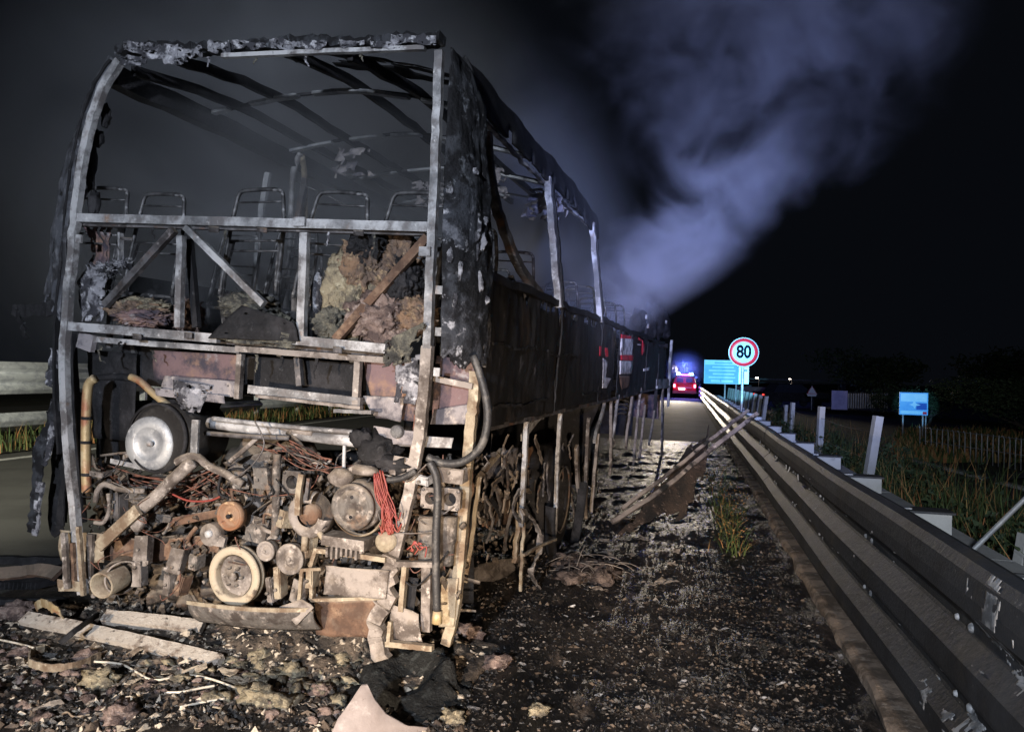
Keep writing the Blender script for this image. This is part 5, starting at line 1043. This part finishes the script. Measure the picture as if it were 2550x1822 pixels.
for k in range(20):
    c = GP(-40+k*10.5, 1440, .06)-ra.location; obj('fin', G().box(c, (.012, .42, .05), Euler((0, .2, -.4)).to_matrix()), SOOT, ra)
for y in (1392, 1498): a, b = GP(-50, y, .06)-ra.location, GP(165, y+4, .06)-ra.location; obj('tank_rail', G().sweep([a, a.lerp(b, .5), b], .05, .06, ref=(0, 0, 1), jit=.003), SOOT, ra)
WCAB = PM('pale_bare_cable', [(.60, .55, .46), ((.3, .26, .2), 20, .5, .65)], rough=.5, bump=0)
for pts, lab in (([(-20, 1588), (40, 1600), (85, 1612)], 'pale cable end at the left edge of the debris'), ([(235, 1646), (300, 1652), (340, 1672), (385, 1692), (470, 1680), (540, 1694), (625, 1728)], 'long wavy pale cable across the middle of the debris'), ([(402, 1722), (450, 1722), (500, 1712), (535, 1706)], 'short pale cable below the wavy cable'), ([(448, 1760), (500, 1748), (560, 1738)], 'thin pale cable beside the ochre foam lump')):
    thing('cable', G().tube(gpath(pts, .05), .006, 6, 6), WCAB, lab, 'cable')
# curled pale sheet in the foreground
def curl(u, v):
    # a scooped crescent: tip at the top, one limb to the lower left, one sweeping right
    ax_ = [(902, 1702), (872, 1745), (842, 1785), (822, 1830), (806, 1890)]; bx_ = [(914, 1702), (932, 1742), (962, 1780), (1012, 1808), (1095, 1812)]
    i = v*4; k = min(int(i), 3); t = i-k
    a = (ax_[k][0]*(1-t)+ax_[k+1][0]*t, ax_[k][1]*(1-t)+ax_[k+1][1]*t); b = (bx_[k][0]*(1-t)+bx_[k+1][0]*t, bx_[k][1]*(1-t)+bx_[k+1][1]*t)
    x = a[0]*(1-u)+b[0]*u; y = a[1]*(1-u)+b[1]*u
    p = GP(x, y, .05+.20*(1-v)**.9-.05*u*u*v); p.z += .008*fb(p, 5, 3); return p
thing('curled_sheet', G().sheet(curl, 26, 26, .006), PM('pinkish_bare_sheet', [(.33, .285, .27), ((.25, .21, .195), 4, .4, .62), ((.42, .38, .36), 14, .55, .7), ((.16, .12, .1), 22, .66, .74)], rough=.6, metal=.1, bump=.15), 'smooth pinkish curled sheet of metal at the bottom of the picture', 'sheet metal')
# charred hollow mound behind it
def mound(u, v):
    a = u*2*math.pi; r = .05+.27*v; c = GP(1015, 1745)
    z = .015+.11*math.exp(-((v-.45)/.30)**2)*(1-.85*max(0, math.cos(a+1.75))**1.2)
    p = Vector((c.x+math.cos(a)*r*.95, c.y+.12+math.sin(a)*r*1.15, z)); k = fb(p, 7, 2, 4)
    return p+Vector((math.cos(a)*.03, math.sin(a)*.03, .05))*k
thing('charred_mound', G().sheet(mound, 64, 26, .02), PM('granular_char', [(.012, .013, .013), ((.04, .045, .045), 30, .5, .65), ((.10, .10, .09), 45, .62, .72)], rough=.7, bump=1, bscale=60, dist=.03), 'blackened hollow mound of melted tyre beside the curled sheet', 'mound')
# twin rails leaning on the guard rail
TW = PM('scorched_pale_rail', [(.26, .225, .205), ((.07, .06, .06), 2.2, .40, .58), ((.42, .37, .34), 14, .55, .7), ((.02, .02, .02), 4, .52, .62)], rough=.65, bump=.3)
RTOP = {}
def lean(px0, py0, z0, px1, py1, z1):
    return GP(px0, py0, z0), GP(px1, py1, z1)
for (pts, w, lab) in ((((1548, 1268, .30), (1700, 1150, .72), (1795, 1075, 1.02), (1862, 1022, 1.22)), .032, 'upper of two scorched rails leaning from the coach onto the guard rail'), (((1525, 1300, .22), (1660, 1210, .55), (1775, 1115, .96), (1885, 1030, 1.26)), .042, 'lower of two scorched rails leaning from the coach onto the guard rail')):
    # depth runs from beside the coach to the guard rail
    d = [6.9, 7.25, 7.7, 8.3]; P = [WP(q[0], q[1], dd) for q, dd in zip(pts, d)]
    thing('leaning_rail', G().sweep(P, w, .04, ref=(.3, -.6, .7), jit=.003), TW, lab, 'metal rail')
def lsheet(u, v):
    a = WP(1610, 1230, 7.1).lerp(WP(1775, 1040, 8.0), u); b = WP(1525, 1330, 6.7).lerp(WP(1740, 1262, 7.2), u); p = a.lerp(b, v); p.z = max(.03, p.z-.05); return p+Vector((0, .05, .07))*fb(p, 4, 5)
thing('charred_sheet', G().sheet(lsheet, 34, 20, .008, lambda u, v: max(abs(u-.5), abs(v-.5)) > .40 and fb((u*5, v*5, 3), 1.2, 4) > .1), PM('charred_brown_sheet', [(.05, .035, .028), ((.02, .017, .016), 6, .42, .6), ((.20, .15, .13), 22, .56, .7)], rough=.85, bump=1, bscale=40, dist=.03), 'crumpled brown charred sheet lying under the leaning rails', 'sheet')
# pale fibre heap beside the rear wheel
hp = GP(1455, 1442); g = G()
for k in range(9): g.blob((hp.x+rr.gauss(0, .13), hp.y+rr.gauss(0, .16), .03+rr.uniform(0, .05)), (rr.uniform(.08, .16), rr.uniform(.08, .16), rr.uniform(.04, .09)), k*2.2, .7, 3.0, 3)
fh = thing('fibre_heap', g, PM('dusty_fibre', [(.20, .155, .135), ((.07, .055, .05), 9, .42, .6), ((.34, .28, .25), 40, .55, .7)], rough=1, bump=1, bscale=70, dist=.03, spec=.05), 'pinkish heap of burnt fibre on the ground below the coach flank', 'heap')
for k in range(60):
    a = rr.uniform(0, 6.28); p = Vector((math.cos(a)*rr.uniform(.05, .3), math.sin(a)*rr.uniform(.05, .3), rr.uniform(.08, .24))); d = Vector((rr.gauss(.1, .1), rr.gauss(-.05, .1), rr.gauss(-.02, .05)))
    obj('strand', G().tube([p, p+d*.5+Vector((0, 0, .02)), p+d], .0028, 4, 4), STEEL_P, fh)
# countable lumps and shards
LAB = {'o': ('burnt_foam_lump', FOAM_Y, 'foam lump'), 'p': ('foam_chunk', FOAM_P, 'foam chunk'), 'r': ('foam_chunk', FOAM_O, 'foam chunk'), 's': ('metal_shard', STEEL_P, 'metal shard'), 'k': ('char_lump', SOOT, 'char lump'), 'w': ('metal_shard', STEEL, 'metal shard')}
BIG = [('o', 640, 1762, 42, 'ochre', 'largest ochre foam lump, below the wavy pale cable'), ('o', 250, 1712, 38, '', 'flat yellow foam slab at the lower left of the debris'), ('o', 690, 1770, 26, '', 'small ochre lump right of the largest foam lump'), ('o', 655, 1655, 30, '', 'yellowish lump to the right of the long channel end'), ('o', 730, 1690, 34, '', 'knobbly yellow lump left of the curled sheet'), ('o', 860, 1665, 34, '', 'pale yellow lump just above the tip of the curled sheet'), ('p', 300, 1800, 40, '', 'grey plank-like chunk at the bottom left'), ('p', 60, 1634, 24, '', 'pinkish chunk beside the curled tan strap'), ('p', 220, 1650, 26, '', 'pinkish chunk right of the curled tan strap'), ('p', 590, 1590, 36, '', 'pinkish lump under the sump'), ('r', 655, 1598, 26, '', 'orange block lying under the crank pulley'), ('p', 40, 1540, 40, '', 'brown heap at the far left end of the long channel'), ('p', 330, 1510, 30, '', 'pale crumpled lump below the tail pipe'), ('p', 390, 1500, 26, '', 'crumpled lump right of the tail pipe'), ('p', 1165, 1600, 36, '', 'grey slab shard leaning right of the tan post'), ('p', 1240, 1660, 30, '', 'pale chunk in the ash right of the mound'), ('o', 1130, 1800, 28, '', 'yellowish lump right of the curled sheet end'), ('o', 1340, 1790, 22, '', 'pale pebble-like lump at the lower right of the ash'), ('k', 1030, 1640, 44, '', 'black lump behind the hollow mound'), ('k', 470, 1480, 30, '', 'black lump left of the sump'), ('k', 300, 1500, 40, '', 'black heap under the tail pipe'), ('o', 520, 1540, 20, '', 'small yellow lump right of the short thick bar'), ('p', 800, 1740, 24, '', 'pinkish lump to the left of the curled sheet')]
for i, (t, x, y, r, _, lab) in enumerate(BIG):
    nm, m, cat = LAB[t]; p = GP(x, y); dd = (p-CAM).dot(fwd); s_ = r*dd/FPX
    R = Euler((0, 0, rr.uniform(0, 3))).to_matrix()
    thing(nm, G().blob((p.x, p.y, gh(p)+s_*.36), (s_*1.2, s_*.9, s_*.55), i*3.3, .75, 2.2, 3, R), m, lab, cat, 'large lumps among the debris')
def scatter(nm, m, cat, lab, n, box, r0, r1, kind, seed, grp):
    R = random.Random(seed); protos = []; all_ = G()
    for k in range(5):
        g = G()
        if kind == 'lump': g.blob((0, 0, .3), (1, .8, .55), seed+k*2.7, .85, 2.0, 2)
        elif kind == 'shard': g.quad([(-1, -.25, .1), (1, -.35, .16), (.9, .3, .22), (-.8, .35, .12)], .05, 5, 3, .25, 1.2, k, out=(0, 0, 1))
        else: g.tube([(-1, 0, .1), (-.3, .25, .2), (.4, -.2, .12), (1, .1, .15)], .06, 5, 4)
        protos.append(g)
    for k in range(n):
        x, y = box(R); p = GP(x, y); dd = (p-CAM).dot(fwd); s_ = R.uniform(r0, r1)
        P_ = R.choice(protos); Mx = Matrix.LocRotScale((p.x, p.y, gh(p)+.002), Euler((R.uniform(-.3, .3), R.uniform(-.3, .3), R.uniform(0, 6.28))), (s_*R.uniform(.7, 1.4), s_*R.uniform(.7, 1.4), s_*R.uniform(.6, 1.2)))
        all_.add([Mx @ Vector(q) for q in P_.v], P_.f, kind == 'lump')
    tag(obj(nm, all_, m), lab, kind='stuff')
bl_ = lambda R: (R.uniform(-20, 900), min(1830, max(1560, R.gauss(1690, 70))))
scatter('foam_crumbs', FOAM_Y, 'foam crumb', 'small yellowish crumbs of burnt foam strewn left of the curled sheet', 190, lambda R: (R.gauss(720, 140), min(1825, R.gauss(1660, 60))), .010, .050, 'lump', 31, 'foam crumbs strewn before the engine bay')
scatter('scale_crumbs', FOAM_P, 'crumb', 'small pinkish crumbs of burnt scale strewn before the engine bay', 110, bl_, .010, .035, 'lump', 32, 'pinkish crumbs strewn before the engine bay')
scatter('metal_slivers', STEEL_P, 'metal sliver', 'small pale slivers of metal lying among the debris at the rear', 80, bl_, .02, .06, 'shard', 33, 'metal slivers among the debris')
scatter('wire_snippets', STEEL_T, 'wire', 'short curled pieces of bare wire among the debris at the rear', 40, bl_, .03, .10, 'wire', 34, 'wire pieces among the debris')
scatter('pale_flakes', STEEL, 'flake', 'small pale flakes lying on the dark ash near the guard rail', 130, lambda R: (R.uniform(1150, 2150), R.uniform(1340, 1830)), .008, .030, 'shard', 35, 'pale flakes on the ash by the guard rail')
CRUST = PM('cream_crust', [(.42, .36, .28), ((.16, .12, .09), 7, .42, .6), ((.55, .49, .40), 20, .54, .7)], rough=.9, bump=.8, bscale=40)
scatter('crust_plates', CRUST, 'crust', 'broken cream plates of scale and ash heaped before the engine bay', 120, lambda R: (R.gauss(640, 210), min(1820, R.gauss(1625, 50))), .03, .10, 'shard', 37, '')
scatter('metal_shards', STEEL_P, 'metal shard', 'bent metal shards lying beside the rear wheel and leaning rails', 40, lambda R: (R.uniform(1380, 1720), R.uniform(1280, 1480)), .02, .09, 'shard', 36, 'shards beside the coach flank')
# uncountable ash, grit and clinker
def rubble(name, n, fn, r0, r1, mats, seed, label):
    R = np.random.RandomState(seed); T = np.array([(1, 0, -.35), (-.5, .87, -.35), (-.5, -.87, -.35), (.1, .1, .9), (.6, .5, .3), (-.6, .1, .4)]); FT = [(0, 1, 4), (1, 3, 4), (0, 4, 3), (1, 2, 5), (1, 5, 3), (2, 0, 3), (2, 3, 5), (0, 2, 1)]
    V = np.zeros((n*6, 3)); F = []
    for i in range(n):
        p = fn(R); s_ = r0*(r1/r0)**(R.uniform()**2.2); a = R.uniform(0, 6.28); c_, q = math.cos(a), math.sin(a); k = T*R.uniform(.6, 1.35, (6, 3))*s_; k[:, 2] *= R.uniform(.2, .9); k[:, 0] *= R.uniform(.6, 1.7); k[:, 1] *= R.uniform(.6, 1.2)
        V[i*6:i*6+6, 0] = p[0]+k[:, 0]*c_-k[:, 1]*q; V[i*6:i*6+6, 1] = p[1]+k[:, 0]*q+k[:, 1]*c_; V[i*6:i*6+6, 2] = p[2]+k[:, 2]+s_*.2
        F += [(i*6+a_, i*6+b_, i*6+c2) for a_, b_, c2 in FT]
    me = bpy.data.meshes.new(name); me.from_pydata(V.tolist(), [], F); me.polygons.foreach_set('material_index', np.repeat(R.choice(len(mats), n), 8).astype(np.int32))
    return tag(obj(name, me, mats), label, kind='stuff')
def rb1(R):
    x, y = R.uniform(-60, 1150), 1500+330*R.uniform()**.8; p = GP(x, y); return (p.x, p.y, gh(p)-.001)
def rb2(R):
    s_ = 2.2+R.exponential(3.2); p = road(min(s_, 18), -.25-2.2*R.uniform()**1.1); return (p.x, p.y, gh(p)-.001)
def rb3(R):
    b = BUS @ Vector((R.uniform(-1.2, 1.5), R.uniform(-.3, 6), 0)); return (b.x, b.y, .012)
GRITD = PM('black_clinker', [(.014, .013, .013), ((.05, .045, .04), 20, .5, .65)], rough=.45, bump=.5, spec=.5); GRITB = PM('brown_clinker', [(.10, .075, .055), ((.04, .03, .025), 14, .45, .6)], rough=.7, bump=.4); GRITG = PM('grey_ash_grit', [(.17, .15, .135), ((.09, .08, .07), 18, .5, .65)], rough=.6, bump=.3); GRITP = PM('pale_ash_grit', [(.46, .40, .32), ((.18, .15, .12), 18, .5, .65)], rough=.8, bump=.3)
rubble('ash_rubble', 20000, rb1, .003, .032, [GRITD, GRITD, GRITD, GRITB, GRITB, GRITP], 41, 'dark ash and clinker strewn before the engine bay')
rubble('shoulder_grit', 15000, rb2, .003, .020, [GRITD]*6+[GRITB]*2+[GRITG], 42, 'black glinting grit and ash on the shoulder by the guard rail')
def rb4(R):
    for _t in range(6):
        p = GP(R.uniform(1080, 2200), 1330+495*R.uniform()**.9)
        if fb((p.x*1.4, p.y*.6, 0), 1.3, 8) > R.uniform(-.5, .5): break
    q = p-RAIL0
    if q.dot(RN) > -.2: p = p-RN*(q.dot(RN)+.2+R.uniform(0, .6))
    return (p.x, p.y, gh(p)-.001)
rubble('glinting_grit', 20000, rb4, .0025, .017, [GRITD]*8+[GRITB]*3+[GRITG], 44, 'brown and black grit with pale flecks on the ground right of the coach')
rubble('underbody_rubble', 6000, rb3, .005, .028, [GRITD, GRITD, GRITB, GRITB, GRITG], 43, 'burnt rubble under the coach')
def drift(u, v):
    b = Vector((-1.35+2.75*u, -.16+.9*v, 0)); p = BUS @ b; e = math.sin(u*math.pi)**.4*math.sin(min(1, v*1.6)*math.pi/2)*(1 if v < .7 else (1-v)/.3)
    p.z = gh(p)-.004+e*(.10+.11*fb(p, 3.2, 4)+.05*fb(p, 9, 2)); return p
tag(obj('ash_drift', G().sheet(drift, 130, 50, .01), PM('tan_ash_drift', [(.17, .135, .105), ((.05, .042, .036), 6, .42, .58), ((.36, .30, .235), 20, .54, .68), ((.015, .014, .013), 4, .53, .63)], rough=.95, bump=1, bscale=50, dist=.03)), 'pale ash and scale drifted up under the engine bay', kind='stuff')
def rb5(R):
    p = Vector(drift(R.uniform(.02, .98), R.uniform(.05, .8))); return (p.x, p.y, p.z)
rubble('scale_rubble', 7000, rb5, .004, .028, [GRITP, GRITP, GRITB, GRITB, GRITD], 45, 'tan scale and broken crust heaped at the foot of the engine bay')
def rb6(R):
    p = Vector(mound(R.uniform(), R.uniform(.1, 1.0))); return (p.x, p.y, p.z)
rubble('mound_clinker', 2600, rb6, .003, .014, [GRITD, GRITD, GRITD, GRITB], 46, 'black clinker crusting the hollow mound')
# ================================================================== smoke
def smoke(name, lo, hi, color, aniso, build, label):
    g = G(); c = [(a+b)/2 for a, b in zip(lo, hi)]; g.box(c, [b-a for a, b in zip(lo, hi)])
    m = bpy.data.materials.new(name); m.use_nodes = True; nt = m.node_tree; N, L = nt.nodes, nt.links; N.remove(N['Principled BSDF'])
    pv = N.new('ShaderNodeVolumePrincipled'); pv.inputs['Color'].default_value = (*color, 1); pv.inputs['Anisotropy'].default_value = aniso
    L.new(pv.outputs[0], N['Material Output'].inputs['Volume'])
    tc = N.new('ShaderNodeTexCoord'); sx = N.new('ShaderNodeSeparateXYZ'); L.new(tc.outputs['Object'], sx.inputs[0])
    def mth(op, a, b=None, c=None):
        n = N.new('ShaderNodeMath'); n.operation = op
        for i, v in enumerate((a, b, c)):
            if v is None: continue
            if isinstance(v, (int, float)): n.inputs[i].default_value = v
            else: L.new(v, n.inputs[i])
        return n.outputs[0]
    def noise(scale, detail=3, off=(0, 0, 0), dist=0):
        n = N.new('ShaderNodeTexNoise'); n.inputs['Scale'].default_value = scale; n.inputs['Detail'].default_value = detail; n.inputs['Distortion'].default_value = dist
        a = N.new('ShaderNodeVectorMath'); a.inputs[1].default_value = off; L.new(tc.outputs['Object'], a.inputs[0]); L.new(a.outputs[0], n.inputs['Vector']); return n.outputs['Fac']
    def ss(v, a, b, o0=0, o1=1):
        n = N.new('ShaderNodeMapRange'); n.interpolation_type = 'SMOOTHSTEP'; n.inputs[1].default_value = a; n.inputs[2].default_value = b; n.inputs[3].default_value = o0; n.inputs[4].default_value = o1; L.new(v, n.inputs[0]); return n.outputs[0]
    def curve(v, a, b, pts):                      # pts: (0..1, value) piecewise curve of a mapped coordinate
        n = N.new('ShaderNodeMapRange'); n.inputs[1].default_value = a; n.inputs[2].default_value = b; L.new(v, n.inputs[0])
        f = N.new('ShaderNodeFloatCurve'); mx = max(p[1] for p in pts); cu = f.mapping.curves[0]
        while len(cu.points) < len(pts): cu.points.new(.5, .5)
        for q, p in zip(cu.points, pts): q.location = (p[0], p[1]/mx)
        f.mapping.update(); L.new(n.outputs[0], f.inputs['Value']); return mth('MULTIPLY', f.outputs[0], mx)
    L.new(build(sx.outputs, mth, noise, ss, curve), pv.inputs['Density'])
    o = obj(name, g, m); return tag(o, label, kind='stuff')
def halo(s, m, noise, ss, curve):
    q = [m('SUBTRACT', s[0], float(vp.x)), m('SUBTRACT', s[1], float(vp.y)), m('SUBTRACT', s[2], 2.2)]
    d = m('SQRT', m('ADD', m('ADD', m('MULTIPLY', q[0], q[0]), m('MULTIPLY', q[1], q[1])), m('MULTIPLY', q[2], q[2])))
    return m('MULTIPLY', ss(d, 2.0, .2), .07)
smoke('added_beacon_halo', (vp.x-4.3, vp.y-4.3, .05), (vp.x+4.3, vp.y+4.3, 6.5), (.85, .85, .9), 0.0, halo, 'thin haze added around the beacons of the red vehicle for their blue halo')  # added volume that makes the glare halo round the beacons
def plume(s, m, noise, ss, curve):
    cx = curve(s[2], 2.0, 9.4, [(0, 1.0), (.081, 1.45), (.162, 2.1), (.23, 2.6), (.338, 3.0), (.473, 3.4), (.676, 3.75), (1, 3.9)]); r = curve(s[2], 2.0, 9.4, [(0, .8), (.081, .95), (.162, 1.12), (.23, 1.2), (.338, 1.45), (.473, 1.95), (.676, 2.6), (1, 3.0)])
    dx = m('DIVIDE', m('SUBTRACT', s[0], cx), r); dy = m('DIVIDE', m('SUBTRACT', s[1], 11.3), m('MULTIPLY', r, 1.0))
    d = m('SQRT', m('ADD', m('MULTIPLY', dx, dx), m('MULTIPLY', dy, dy)))
    d = m('ADD', d, m('MULTIPLY', m('SUBTRACT', noise(.5, 5, (5.3, 2.2, 7.1), .9), .5), ss(s[2], 2.5, 4.4, .5, 2.6)))
    dens = m('MULTIPLY', ss(d, 1.1, .1), ss(s[2], 5.6, 3.6, .10, 1.0)); dens = m('MULTIPLY', dens, ss(s[2], 2.0, 2.6))
    return m('MULTIPLY', m('MULTIPLY', dens, ss(noise(1.1, 5, (8, 2, 5), 1.0), .38, .60, .05, 1)), 1.25)
smoke('smoke_plume', (-1.6, 8.4, 2.0), (7.6, 14.4, 9.4), (.74, .76, .92), -.2, plume, 'blue-lit grey smoke billowing up from the front of the coach')
def inner(s, m, noise, ss, curve):
    # thin smoke hanging in and over the coach
    bx = m('DIVIDE', m('SUBTRACT', m('SUBTRACT', s[0], m('MULTIPLY', s[1], .30)), -3.6), 2.8); by = m('DIVIDE', m('SUBTRACT', s[1], 7.4), 4.0); bz = m('DIVIDE', m('SUBTRACT', s[2], 2.8), 3.0)
    d = m('SQRT', m('ADD', m('ADD', m('MULTIPLY', bx, bx), m('MULTIPLY', by, by)), m('MULTIPLY', bz, bz)))
    return m('MULTIPLY', m('MULTIPLY', ss(d, 1.0, .3), ss(noise(.6, 4, (1, 6, 3), .8), .34, .64, .2, 1)), .44)
smoke('thin_smoke', (-5.5, 4.5, 1.45), (3.2, 11.6, 6.6), (.80, .84, .92), 0.0, inner, 'thin grey smoke hanging inside and above the coach')
